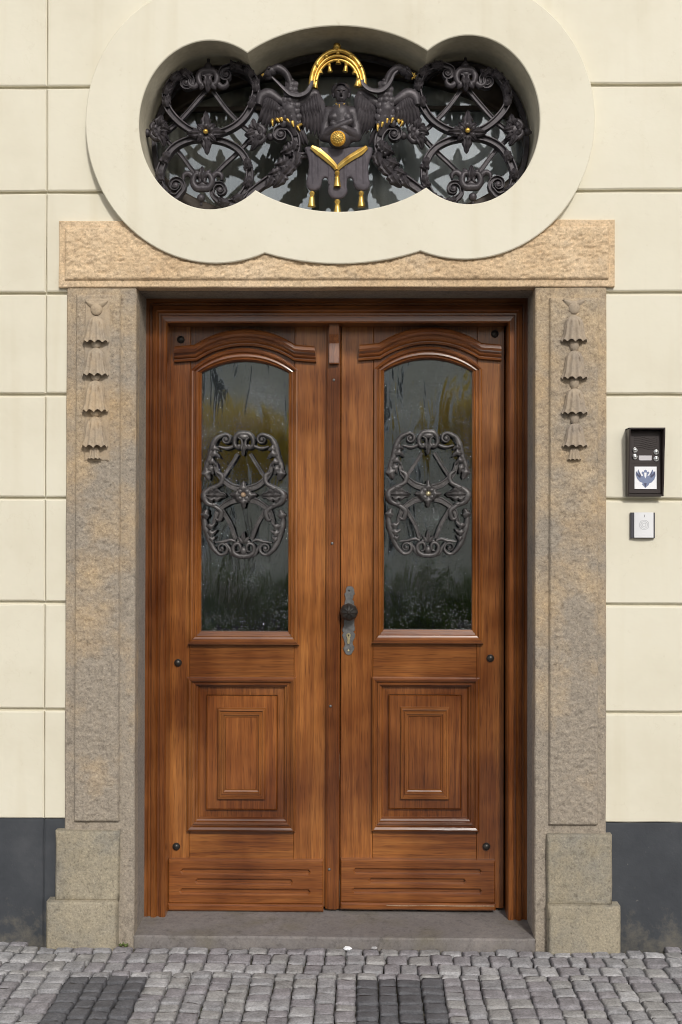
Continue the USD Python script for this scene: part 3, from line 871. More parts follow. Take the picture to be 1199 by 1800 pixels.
# ------------------------------------------------------------------ door frame
DF = 0.178                                   # depth of the frame's outer face
DL = 0.268                                   # depth of the leaves' face
df = Thing('door_frame', 'dark stained oak door frame with stepped moulding inside the stone opening', 'door frame', (0, 0.25, tz))
o = (DOOR_L - 0.006, DOOR_R + 0.006, tz - 0.02, Z(506) + 0.004)
fx0, fx1, ftop = X(292, DF, 1080), X(894, DF, 1080), Z(567, DF)
prof_f = [(0, 0.0), (0, 0.030), (0.18, 0.030), (0.22, 0.024), (0.30, 0.024), (0.36, 0.036), (0.52, 0.040), (0.58, 0.034), (0.62, 0.026), (0.70, 0.026), (0.74, 0.034), (0.95, 0.036), (1.0, 0.030), (1.0, -0.06)]
A = {'L': ((o[0], o[2]), (o[0], o[3])), 'R': ((o[1], o[2]), (o[1], o[3])), 'T': ((o[0], o[3]), (o[1], o[3]))}
B = {'L': ((fx0, o[2]), (fx0, ftop)), 'R': ((fx1, o[2]), (fx1, ftop)), 'T': ((fx0, ftop), (fx1, ftop))}
YB = DF + 0.034
for k in 'LRT':
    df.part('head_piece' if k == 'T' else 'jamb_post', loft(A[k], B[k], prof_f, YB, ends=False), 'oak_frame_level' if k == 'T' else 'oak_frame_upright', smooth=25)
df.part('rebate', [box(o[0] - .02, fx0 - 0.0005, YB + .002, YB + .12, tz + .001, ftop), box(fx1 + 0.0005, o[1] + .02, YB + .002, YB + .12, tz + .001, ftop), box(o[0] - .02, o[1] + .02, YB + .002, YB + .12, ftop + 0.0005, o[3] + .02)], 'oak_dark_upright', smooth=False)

# ------------------------------------------------------------------ door ironwork, drawn on the left half and mirrored
def iron_panel(th, mt, cxp, cyp, d, gem):
    """The cast grille in front of a door pane. Photograph tracing: enlarged pixels / 6.66, symmetric about x = 587."""
    S = 1 / 6.661 / F * (d + 4.0)
    c0 = at2(cxp, cyp, d)

    def q(zx, zy, m=1):
        return c0 + np.array([m * (zx - 587) * S, -(zy - 872) * S])
    u = S * 10
    groups = {}

    def put(key, mesh):
        groups.setdefault(key, []).append(mesh)
    for m in (1, -1):
        C = lambda *pts, n=7: catmull([q(a, b, m) for a, b in pts], n)
        # upper outer arm and its volute
        p = C((150, 690), (140, 570), (190, 430), (215, 310), (265, 210), (350, 165))
        p = curl(p, q(375, 222, m), 1.35)
        put(('scroll', m), strap(p, [.8 * u, 3.6 * u, 3.5 * u, 2.5 * u, 1.3 * u, .9 * u], d, 2.8 * u))
        put(('scroll', m), ball((*q(378, 224, m),)[:1] + (d - 0.004,) + (q(378, 224, m)[1],), 2.6 * u, 1))
        put(('scroll_tie', m), strap(C((290, 305), (390, 325), (490, 290)), [1.3 * u, 2.2 * u, 1.8 * u], d, 2 * u))
        for b, t, w, bd in (((205, 340), (305, 350), 2.6, .2), ((185, 400), (312, 440), 2.9, .22), ((165, 480), (270, 530), 2.6, .2), ((150, 560), (185, 705), 4.2, -.1), ((190, 520), (225, 640), 2.6, 0)):
            put(('acanthus', m), leaf(q(*b, m), q(*t, m), 1.35 * w * u, d - 0.006, 0.007, 2, bend=bd * m, nu=9, nv=5, ridge=.22))
        # ties and arcs
        put(('strap', m), strap(C((515, 390), (430, 530), (335, 675)), 2.1 * u, d + 0.003, 1.8 * u, GROOVED))
        put(('strap', m), strap(C((250, 500), (290, 630), (400, 745), (500, 790), (587, 808)), [2.2 * u, 3.2 * u, 4.0 * u, 4.0 * u], d, 2.2 * u, GROOVED))
        put(('strap', m), strap(C((235, 1200), (290, 1055), (410, 960), (500, 930), (587, 918)), [2.2 * u, 3.2 * u, 4.0 * u, 4.0 * u], d, 2.2 * u, GROOVED))
        put(('strap', m), strap(C((330, 1050), (430, 1220), (495, 1395)), 2.4 * u, d + 0.002, 1.8 * u, GROOVED))
        # side scroll shaped like an epsilon, with its leaf
        p = C((262, 600), (330, 650), (315, 740), (210, 795), (135, 850), (125, 900), (160, 965), (255, 1010), (325, 1075), (300, 1165), (255, 1150))
        put(('side_scroll', m), strap(p, [1.5 * u, 3.0 * u, 2.6 * u, 2.8 * u, 3.9 * u, 4.3 * u, 3.3 * u, 2.6 * u, 3.1 * u, 2.7 * u, 1.1 * u], d - 0.003, [2 * u, 3 * u, 4 * u, 3 * u, 2 * u]))
        put(('side_scroll', m), leaf(q(150, 875, m), q(385, 880, m), 9.0 * u, d - 0.006, 0.008, 3, nu=17, nv=7, ridge=.16))
        put(('side_scroll', m), leaf(q(200, 800, m), q(290, 790, m), 2.4 * u, d - 0.006, 0.006, 0, nu=7, nv=5))
        put(('side_scroll', m), leaf(q(200, 985, m), q(290, 1000, m), 2.4 * u, d - 0.006, 0.006, 0, nu=7, nv=5))
        # lower outer arm and volute
        p = C((150, 1050), (128, 1180), (165, 1340), (225, 1490), (300, 1570))
        p = curl(p, q(332, 1500, m), 1.35)
        put(('scroll', m, 'low'), strap(p, [1.0 * u, 3.6 * u, 3.1 * u, 2.1 * u, 1.2 * u, .9 * u], d, 2.8 * u))
        put(('scroll', m, 'low'), ball((q(334, 1500, m)[0], d - 0.004, q(334, 1500, m)[1]), 2.4 * u, 1))
        put(('scroll_tie', m, 2), strap(C((255, 1430), (350, 1420), (430, 1400), (490, 1420)), [1.2 * u, 2.0 * u, 1.6 * u], d, 1.8 * u))
        put(('scroll_tie', m, 3), strap(C((375, 1440), (420, 1500), (460, 1570), (540, 1600)), [1.6 * u, 2.2 * u, 2.2 * u], d, 1.8 * u))
        for b, t, w, bd in (((140, 1150), (160, 1040), 3.8, .1), ((150, 1240), (262, 1190), 2.8, -.2), ((160, 1310), (275, 1285), 2.8, -.2), ((180, 1390), (255, 1360), 2.4, -.2)):
            put(('acanthus', m), leaf(q(*b, m), q(*t, m), 1.35 * w * u, d - 0.006, 0.007, 2, bend=bd * m, nu=9, nv=5, ridge=.22))
        # halves of the top and bottom cartouches
        p = C((587, 150), (530, 155), (485, 205), (480, 280), (520, 320), (565, 290), (560, 230), (520, 200))
        put(('cartouche', 0), strap(p, [3.4 * u, 3.2 * u, 2.6 * u, 2.4 * u, 2.2 * u, 1.6 * u, 1.0 * u], d - 0.004, 3.2 * u))
        p = C((587, 1592), (520, 1585), (470, 1540), (470, 1470), (520, 1440), (550, 1480), (540, 1530), (505, 1540))
        put(('cartouche', 1), strap(p, [3.2 * u, 3.0 * u, 2.4 * u, 2.2 * u, 2.0 * u, 1.4 * u, 1.0 * u], d - 0.004, 3.0 * u))
        put(('cartouche', 1), leaf(q(587, 1440, m), q(655, 1360, m), 2.2 * u, d - 0.006, 0.007, 0, nu=8, nv=5))
        put(('cartouche', 1), ball((q(525, 1425, m)[0], d - 0.006, q(525, 1425, m)[1]), 2.3 * u, 1))
        put(('cartouche', 0), leaf(q(560, 300, m), q(480, 310, m), 2.4 * u, d - 0.006, 0.007, 0, nu=8, nv=5))
    put(('cartouche', 0), leaf(q(587, 270), q(580, 420), 4.0 * u, d - 0.008, 0.009, 2))
    put(('cartouche', 0), ball((q(587, 190)[0], d - 0.003, q(587, 190)[1]), (7 * u, 4 * u, 4 * u)))
    put(('cartouche', 1), leaf(q(587, 1430), q(587, 1295), 2.6 * u, d - 0.007, 0.008, 0))
    put(('cartouche', 1), ball((q(587, 1530)[0], d - 0.003, q(587, 1530)[1]), (4.2 * u, 4 * u, 5.5 * u)))
    for k in range(8):
        a = k * math.pi / 4
        R = 160 if k % 4 == 0 else 155 if k % 2 == 0 else 105
        R = 165 if k in (2, 6) else R
        put(('rosette', 0), leaf(q(587 + 22 * math.cos(a), 872 - 22 * math.sin(a)), q(587 + R * math.cos(a), 872 - R * math.sin(a)), (5.2 if k % 2 == 0 else 4.2) * u, d - 0.010, 0.008, 2 if k % 2 == 0 else 0, nu=10, nv=5))
    main = None
    out = []
    for key, ms in groups.items():
        out.append((key, ms))
    out.sort(key=lambda o: 0 if o[0][0] == 'strap' else 1)
    straps = [m_ for key, ms in out if key[0] == 'strap' for m_ in ms]
    path = th.part('pane_grille', straps, mt, smooth=50)
    for key, ms in out:
        if key[0] != 'strap':
            th.part(key[0], ms, mt, parent=path, smooth=50, kind='stuff' if key[0] == 'acanthus' else None)
    th.part('rosette_button', ball((q(587, 872)[0], d - 0.017, q(587, 872)[1]), 3.0 * u), gem, parent=path, smooth=True)
    pins = []
    for zx, zy in ((135, 880), (1039, 880), (587, 150), (587, 1590)):
        p = q(zx, zy)
        pins.append(trimesh.creation.cylinder(radius=0.004, segment=[(p[0], d, p[1]), (p[0], DL + 0.012, p[1])], sections=8))
    th.part('fixing_pin', pins, mt, parent=path)


# ------------------------------------------------------------------ door leaves
def arc_pts(xa, xb, zs, zc, n=18):
    """Points of the circular arc from (xa, zs) over the crown height zc to (xb, zs)."""
    h, w = zc - zs, (xb - xa) / 2
    R = (w * w + h * h) / (2 * h)
    cx, cz = (xa + xb) / 2, zc - R
    t0 = math.asin(w / R)
    return [(cx + R * math.sin(t), cz + R * math.cos(t)) for t in np.linspace(-t0, t0, n)]


PROF_G = [(0, -0.002), (0, 0.010), (0.06, 0.017), (0.20, 0.020), (0.32, 0.017), (0.38, 0.010), (0.46, 0.009), (0.52, 0.014), (0.66, 0.015), (0.74, 0.009), (0.80, 0.007), (0.86, 0.009), (1.0, 0.001), (1.0, -0.02)]
PROF_P = [(0, -0.002), (0, 0.014), (0.06, 0.024), (0.20, 0.029), (0.36, 0.025), (0.42, 0.015), (0.52, 0.014), (0.56, 0.020), (0.72, 0.018), (0.78, 0.008), (0.90, 0.006), (0.94, -0.001), (1.0, -0.004), (1.0, -0.012)]
PROF_I = [(0, -0.001), (0, 0.009), (0.10, 0.015), (0.28, 0.016), (0.34, 0.009), (0.46, 0.009), (0.52, 0.013), (0.68, 0.012), (0.74, 0.006), (0.90, 0.004), (1.0, -0.002)]
PROF_H = [(0, -0.001), (0, 0.030), (0.10, 0.038), (0.30, 0.042), (0.44, 0.036), (0.52, 0.024), (0.60, 0.021), (0.66, 0.024), (0.74, 0.020), (0.80, 0.013), (0.84, 0.013), (0.86, 0.017), (0.98, 0.016), (1.0, 0.010), (1.0, -0.001)]


def leaf_door(right):
    d = DL
    if not right:
        lab = 'left oak door leaf with arched pane, iron grille and the meeting strip'
        P = dict(x0=296, x1=573.5, s0=334, s1=517, gx0=354, gx1=507, gzs=655.5, gzc=635, gzb=1110, mx0=334, mx1=524, mzs=652, mzc=612, mzb=1132,
                 hood=((307, 344, 520, 556), (611, 581, 638, 609)), pan=(329.5, 1190, 520, 1460), pin=(350, 1208, 499, 1437), rp=(363, 1222, 488, 1423), im=(383, 1243, 467, 1404), ii=(398, 1261, 451, 1386),
                 kick=(296.5, 1511, 568, 1600), grooves=((319, 545, 1531.5), (345, 514, 1549), (317, 545, 1566.5)), studs=((318, 597), (313, 1165), (310, 1488)), jt=(341, 523), cen=(428.5, 870))
    else:
        lab = 'right oak door leaf with arched pane, round knob and lock plate'
        P = dict(x0=599.2, x1=886, s0=656, s1=838, gx0=675, gx1=830, gzs=653, gzc=631.5, gzb=1107, mx0=656.5, mx1=847, mzs=649, mzc=609, mzb=1130,
                 hood=((630, 666, 845, 881), (608, 578, 635, 606)), pan=(653.5, 1190, 842.5, 1460), pin=(672, 1208, 822, 1437), rp=(683, 1221, 811, 1422), im=(704, 1242, 789, 1404), ii=(719, 1260, 773, 1386),
                 kick=(599, 1511, 870, 1598), grooves=((622, 846, 1531), (649, 818, 1548), (620, 846, 1565.5)), studs=((870, 587), (862, 1157), (855, 1488)), jt=(663, 847), cen=(752.5, 868))
    zb, zt = tz + 0.012, Z(560, d)
    mid = (P['x0'] + P['x1']) / 2
    zz = lambda py: Z(py, d, mid)
    xx = lambda px, py=1080: X(px, d, py)
    T = Thing('door_leaf', lab, 'door', (xx(mid), d, tz))
    x0, x1, s0, s1 = xx(P['x0']), xx(P['x1']), xx(P['s0']), xx(P['s1'])
    TH = d + 0.045
    gz_s, gz_c, gz_b = zz(P['gzs']), zz(P['gzc']), zz(P['gzb'])
    gx0, gx1 = xx(P['gx0'], 880), xx(P['gx1'], 880)
    mx0, mx1 = xx(P['mx0'], 880), xx(P['mx1'], 880)
    mzs, mzc, mzb = zz(P['mzs']), zz(P['mzc']), zz(P['mzb'])
    e = 0.0009
    arch_out = arc_pts(mx0, mx1, mzs, mzc)
    hole = Polygon([(mx0 + .012, mzb + 0.012), *[(a + .012 * (1 if a < (mx0 + mx1) / 2 else -1), b - .012) for a, b in arch_out], (mx1 - .012, mzb + 0.012)])
    # stiles and rails
    T.part('stile', relief(sbox(x0, s0 - e, zb, zt).difference(hole), d, TH, 0.0015), 'oak_upright', smooth=20)
    T.part('stile', relief(sbox(s1 + e, x1, zb, zt).difference(hole), d, TH, 0.0015), 'oak_upright', smooth=20)
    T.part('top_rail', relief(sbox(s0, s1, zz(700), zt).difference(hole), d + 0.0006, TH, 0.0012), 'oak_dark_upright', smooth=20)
    zp0, zp1 = zz(P['pan'][3]), zz(P['pan'][1])
    T.part('lock_rail', relief(sbox(s0, s1, zp1 - 0.02, mzb + .02), d + 0.0004, TH, 0.0012), 'oak_level', smooth=20)
    T.part('bottom_rail', relief(sbox(s0, s1, zb, zp0 + 0.02), d + 0.0004, TH, 0.0012), 'oak_level', smooth=20)
    # glazing moulding, mitred
    top_o, top_i = arc_pts(mx0, mx1, mzs, mzc), arc_pts(gx0, gx1, gz_s, gz_c)
    T.part('arch_moulding', loft(top_o, top_i, PROF_G, d, ends=False), 'oak_frame_level', smooth=28)
    for a, b in ((mx0, gx0), (mx1, gx1)):
        T.part('glazing_bead', loft([(a, mzs), (a, mzb)], [(b, gz_s), (b, gz_b)], PROF_G, d, ends=False), 'oak_upright', smooth=28)
    fl = 0.006
    PB = [(0, -0.002), (0, 0.012), (0.05, 0.024), (0.30, 0.028), (0.42, 0.022), (0.48, 0.020), (0.60, 0.018), (0.66, 0.012), (1.0, 0.003), (1.0, -0.02)]
    T.part('sill_moulding', loft([(mx0 - fl, mzb - .002), (mx1 + fl, mzb - .002)], [(gx0, gz_b), (gx1, gz_b)], PB, d, ends=False), 'oak_dark_level', smooth=28)
    # eyebrow hood
    (h0, h1, h2, h3), (ze, zc, be, bc) = P['hood']
    xs = [xx(q, 610) for q in (h0, h1, h2, h3)]
    arc_t, arc_b = arc_pts(xs[1], xs[2], zz(ze - 3), zz(zc)), arc_pts(xs[1] + .006, xs[2] - .006, zz(be - 3), zz(bc))
    sh = 0.0055
    At = [(xs[0] + sh, zz(ze)), *arc_t, (xs[3] - sh, zz(ze))]
    Bt = [(xs[0], zz(be)), *arc_b, (xs[3], zz(be))]
    T.part('eyebrow_hood', loft(At, Bt, PROF_H, d), 'oak_frame_level', smooth=28)
    # pane
    py = d + 0.014
    pane = Polygon([(gx0 - .01, gz_b - .01), *[(a + (-.01 if a < (gx0 + gx1) / 2 else .01), b + 0.01) for a, b in top_i], (gx1 + .01, gz_b - .01)])
    T.part('pane', slab(pane, py, py + 0.006), 'door_glass', smooth=False)
    # lower panel
    pr, pi_, rp, im, ii = (rect(*P[k], d) for k in ('pan', 'pin', 'rp', 'im', 'ii'))
    for k, m in enumerate(frame4(pr, pi_, PROF_P, d)):
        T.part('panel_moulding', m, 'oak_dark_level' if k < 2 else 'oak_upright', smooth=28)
    yf = d + 0.004
    field = frame4(pi_, rp, [(0, -0.008), (0.75, -0.006), (1, -0.006), (1, 0.006)], d)
    pp = T.part('panel_bevel', field, 'oak_panel', smooth=20)
    T.part('raised_panel', relief(sbox(*rp), d - 0.006, d + 0.02, 0.0048, bevd=.005), 'oak_panel', smooth=20)
    for k, m in enumerate(frame4(im, ii, PROF_I, d - 0.006)):
        T.part('inner_moulding', m, 'oak_level' if k < 2 else 'oak_upright', smooth=28)
    T.part('panel_heart', box(ii[0] - .001, ii[1] + .001, d - 0.0085, d + .01, ii[2] - .001, ii[3] + .001), 'oak_panel', smooth=False)
    # kick board
    k0, k1, kz0, kz1 = rect(*P['kick'], d - 0.02)
    kz0 = max(kz0, tz + 0.004)
    zl = kz0 + 0.026
    slots = []
    for ga, gb, gy in P['grooves']:
        zc_ = Z(gy, d - 0.02, mid)
        a, b = X(ga, d - .02, gy), X(gb, d - .02, gy)
        slots.append(Polygon([(a, zc_), (a + .006, zc_ + .0082), (b - .006, zc_ + .0082), (b, zc_), (b - .006, zc_ - .0082), (a + .006, zc_ - .0082)]))
    kb = sbox(k0, k1, zl, kz1).difference(unary_union(slots))
    kp = T.part('kick_board', [relief(kb, d - 0.027, d - 0.015, 0.0036), box(k0 + .0005, k1 - .0005, d - 0.0155, d + .001, zl - .005, kz1 - 0.0005)], 'oak_dark_level', smooth=20)
    T.part('drip_lip', [relief(sbox(k0 - .001, k1 + .001, kz0, zl - .0005), d - 0.036, d - .002, 0.006, jitter=0.0012, step=.03, seed=5 + right)], 'oak_dark_level', parent=kp, smooth=40)
    T.part('worn_edge', [relief(sbox(k0 + (.17 if right else .03), k1 - .004, kz0 + .0165, kz0 + 0.0205), d - 0.0368, d - .03, 0.001, jitter=0.0016, step=.012, seed=8 + right)], 'worn_edge', parent=kp, smooth=40) if right else None
    for px, py_ in P['studs']:
        c = at(px, py_, d)
        T.part('stud', lathe_y([(0.0145, 0), (0.0145, 0.002), (0.0125, 0.007), (0.008, 0.0105), (0.003, 0.012), (0.0, 0.0122)], (c[0], d, c[2])), 'stud_iron', smooth=True)
    iron_panel(T, 'door_iron', *P['cen'], d - 0.020, 'brass' if right else 'worn_edge')
    if not right:
        a0, a1 = xx(573), xx(598)
        prof = [(0, 0.0), (0, 0.012), (0.10, 0.016), (0.16, 0.016), (0.20, 0.021), (0.80, 0.023), (0.84, 0.016), (0.94, 0.016), (1, 0.012), (1, 0.0)]
        kz = tz + 0.010
        T.part('meeting_strip', [loft([(a0, kz), (a0, zt)], [(a1, kz), (a1, zt)], prof, d), box(xx(573.8), xx(597), d - .001, d + .04, kz, zt)], 'oak_dark_upright', smooth=25)
        T.part('worn_edge', relief(sbox(xx(596.4), xx(597.6), kz + .01, zz(1090)), d - .0128, d - .006, .0004, jitter=.0011, step=.02, seed=19), 'worn_edge', smooth=30)
        c0, c1 = xx(579.5, 610), xx(596, 610)
        zc1, zc0, zm = zz(571), zz(642), zz(606)
        prof_c = []
        cz = [zc1, zc1 - .004, zz(592), zm, zz(632), zc0 + .004, zc0]
        cy = [0.060, 0.062, 0.060, 0.034, 0.040, 0.042, 0.040]
        V = []
        for z_, y_ in zip(cz, cy):
            V.append([(c0, d - 0.020, z_), (c0, d - y_, z_), (c1, d - y_, z_), (c1, d - 0.020, z_)])
        V = np.array(V)
        m = quads(V.reshape(-1, 3), grid_faces(len(cz), 4))
        m = trimesh.util.concatenate([m, quads(V[-1], [[0, 1, 2, 3]]), quads(V[0], [[3, 2, 1, 0]])])
        m.fix_normals()
        T.part('corbel', m, 'oak_dark_upright', smooth=25)
        for px, py_ in ((587, 668), (584, 955), (581, 1241), (579, 1528)):
            c = at(px, py_, d - 0.02)
            T.part('screw', lathe_y([(0.0052, 0), (0.005, 0.0015), (0.003, 0.0032), (0, 0.0037)], (c[0], d - .0225, c[2]), 12), 'lock_iron', smooth=True)
    else:
        # lock plate with scalloped edges: photograph tracing, enlarged pixels / 9.99
        pts = [(545, 200), (600, 215), (625, 260), (630, 310), (640, 340), (615, 365), (612, 400), (595, 440), (620, 470), (625, 520), (630, 880), (640, 940), (635, 985), (612, 1000), (645, 1050), (640, 1100), (615, 1150), (598, 1190), (605, 1235), (632, 1275), (625, 1310), (600, 1360), (570, 1405), (525, 1415), (480, 1395), (450, 1340), (430, 1290), (450, 1265), (462, 1230), (455, 1180), (435, 1120), (412, 1060), (440, 1020), (415, 985), (425, 935), (445, 900), (455, 520), (460, 470), (475, 430), (468, 390), (452, 340), (478, 310), (478, 260), (495, 215)]
        pl = Polygon([at2(560 + a / 9.992, 1010 + b / 9.992, d) for a, b in pts]).buffer(0)
        lp = T.part('lock_plate', relief(pl, d - 0.004, d + 0.001, 0.0012), 'lock_iron', smooth=25)
        c = at(613.5, 1076, d - 0.05)
        n, k = 48, 16
        V = []
        pr = [(0.009, 0.0), (0.010, 0.018), (0.016, 0.022), (0.026, 0.026), (0.0315, 0.034), (0.0325, 0.042), (0.030, 0.052), (0.024, 0.060), (0.015, 0.0655), (0.008, 0.067), (0.0065, 0.070), (0.004, 0.073), (0.0, 0.0735)]
        for r_, h_ in pr:
            for j in range(n + 1):
                a = 2 * math.pi * j / n
                fl_ = 1 + (0.0022 / max(r_, .008)) * (abs(math.cos(a * 4)) - 0.5) * (1 if 0.012 < r_ else 0)
                hh = h_ - (0.0035 * (1 - abs(math.cos(a * 4))) if 0.012 < r_ < 0.031 and h_ > 0.05 else 0)
                V.append((c[0] + r_ * fl_ * math.cos(a), d - 0.004 - hh, c[2] + r_ * fl_ * math.sin(a)))
        m = quads(np.array(V), grid_faces(len(pr), n + 1))
        m.merge_vertices(); m.fix_normals()
        T.part('knob', m, 'stud_iron', smooth=40)
        ck = at(612.7, 1117, d)
        cyl = unary_union([Point(ck[0], ck[2]).buffer(0.0088), sbox(ck[0] - .0052, ck[0] + .0052, ck[2] - 0.026, ck[2]), Point(ck[0], ck[2] - .026).buffer(0.0052)])
        T.part('lock_cylinder', relief(cyl, d - 0.008, d, 0.0008), 'brass', parent=lp, smooth=30)
        T.part('key_slot', slab(Point(ck[0], ck[2] + .001).buffer(0.0022).union(sbox(ck[0] - .0007, ck[0] + .0007, ck[2] - .006, ck[2] + .006)), d - 0.0085, d - .0065), 'stud_iron', parent=lp, smooth=False)
        for py_ in (1038, 1143.5):
            cs = at(614, py_, d)
            T.part('plate_screw', lathe_y([(0.004, 0), (0.0036, 0.0012), (0, 0.002)], (cs[0] - (.003 if py_ > 1100 else 0), d - .004, cs[2]), 12), 'stud_iron' if py_ < 1100 else 'brass', parent=lp, smooth=True)
    return T


leaf_door(False)
leaf_door(True)

# ------------------------------------------------------------------ the hall behind
hall = Thing('hallway', kind='structure')
hw = 1.5
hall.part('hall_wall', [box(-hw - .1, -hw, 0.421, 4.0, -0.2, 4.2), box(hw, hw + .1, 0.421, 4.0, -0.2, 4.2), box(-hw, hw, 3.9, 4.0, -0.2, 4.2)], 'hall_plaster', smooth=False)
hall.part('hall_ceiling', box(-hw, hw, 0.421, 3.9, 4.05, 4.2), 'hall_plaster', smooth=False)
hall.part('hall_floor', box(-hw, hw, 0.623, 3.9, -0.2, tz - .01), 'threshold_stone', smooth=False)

# ------------------------------------------------------------------ oval window
WD = 0.255
ow = Thing('oval_window', 'oval fanlight with dark brown timber frame behind the iron overdoor grille', 'window', (0, WD, Z(378)))
hole_w = ellipse(594, 262, 326, 134, WD + .01, 72)
ow.part('window_frame', relief(inner_oval.buffer(0.028).difference(hole_w), WD, WD + 0.05, 0.006), 'dark_wood', smooth=35)
ow.part('transom', box(X(262, WD), X(925, WD), WD + 0.010, WD + .04, Z(191, WD), Z(184, WD), .002), 'dark_wood')
ow.part('pane', slab(hole_w.buffer(0.012), WD + 0.024, WD + 0.029), 'window_glass', smooth=False)


def curtain(x0, x1, z0, z1, y, folds, amp, seed):
    nx, nz = 120, 14
    gx, gz = np.meshgrid(np.linspace(x0, x1, nx), np.linspace(z0, z1, nz), indexing='ij')
    ph = (gx - x0) / (x1 - x0) * folds * 2 * math.pi
    yy = y + amp * np.sin(ph + 0.8 * np.sin(gz * 6 + seed) + 2.2 * meshkit.noise(np.stack([gx * 6, gz * 0, gx * 0], -1), seed)) + amp * .5 * np.sin(2.3 * ph)
    f = quads(np.stack([gx, yy, gz], -1).reshape(-1, 3), grid_faces(nx, nz))
    b = quads(np.stack([gx, yy + 0.002, gz], -1).reshape(-1, 3), grid_faces(nx, nz, True))
    return trimesh.util.concatenate([f, b])


for x0, x1, mt, lab, kind_ in ((X(225, .36), X(560, .36), 'cloth_painted_dim', 'added grey beige cloth standing for the dim left half of the oval window', 0), (X(556, .38), X(960, .38), 'cloth_painted_bright', 'added white cloth standing for the bright reflection in the right half of the oval window', 1)):
    t = Thing('curtain', lab, 'curtain', ((x0 + x1) / 2, 0.37, Z(400)))  # cloths added behind the pane to catch sun and the grille's shadows
    t.part('cloth', curtain(x0, x1, Z(420, .37), Z(20, .37), 0.312 + .012 * kind_, 9, 0.006, 3 + kind_), mt, smooth=True)

# ------------------------------------------------------------------ the overdoor grille
GD = 0.095
gr = Thing('overdoor_grille', 'black wrought iron overdoor grille with two scrolled roundels, eagles and gilded figure bust', 'grille', (0, GD, Z(378)))
IR = 'iron'
# rim following the opening
rim_poly = inner_oval.buffer(-0.006, join_style=1)
rc = np.array(rim_poly.exterior.coords)
rim = slab(rim_poly.difference(rim_poly.buffer(-0.016)), 0.175, 0.200)
gr.part('rim', rim, IR, smooth=40)
zq = lambda a, b: (230 + a / 3.155, 40 + b / 3.155)          # tracing of the left roundel
MIRX = 592.3


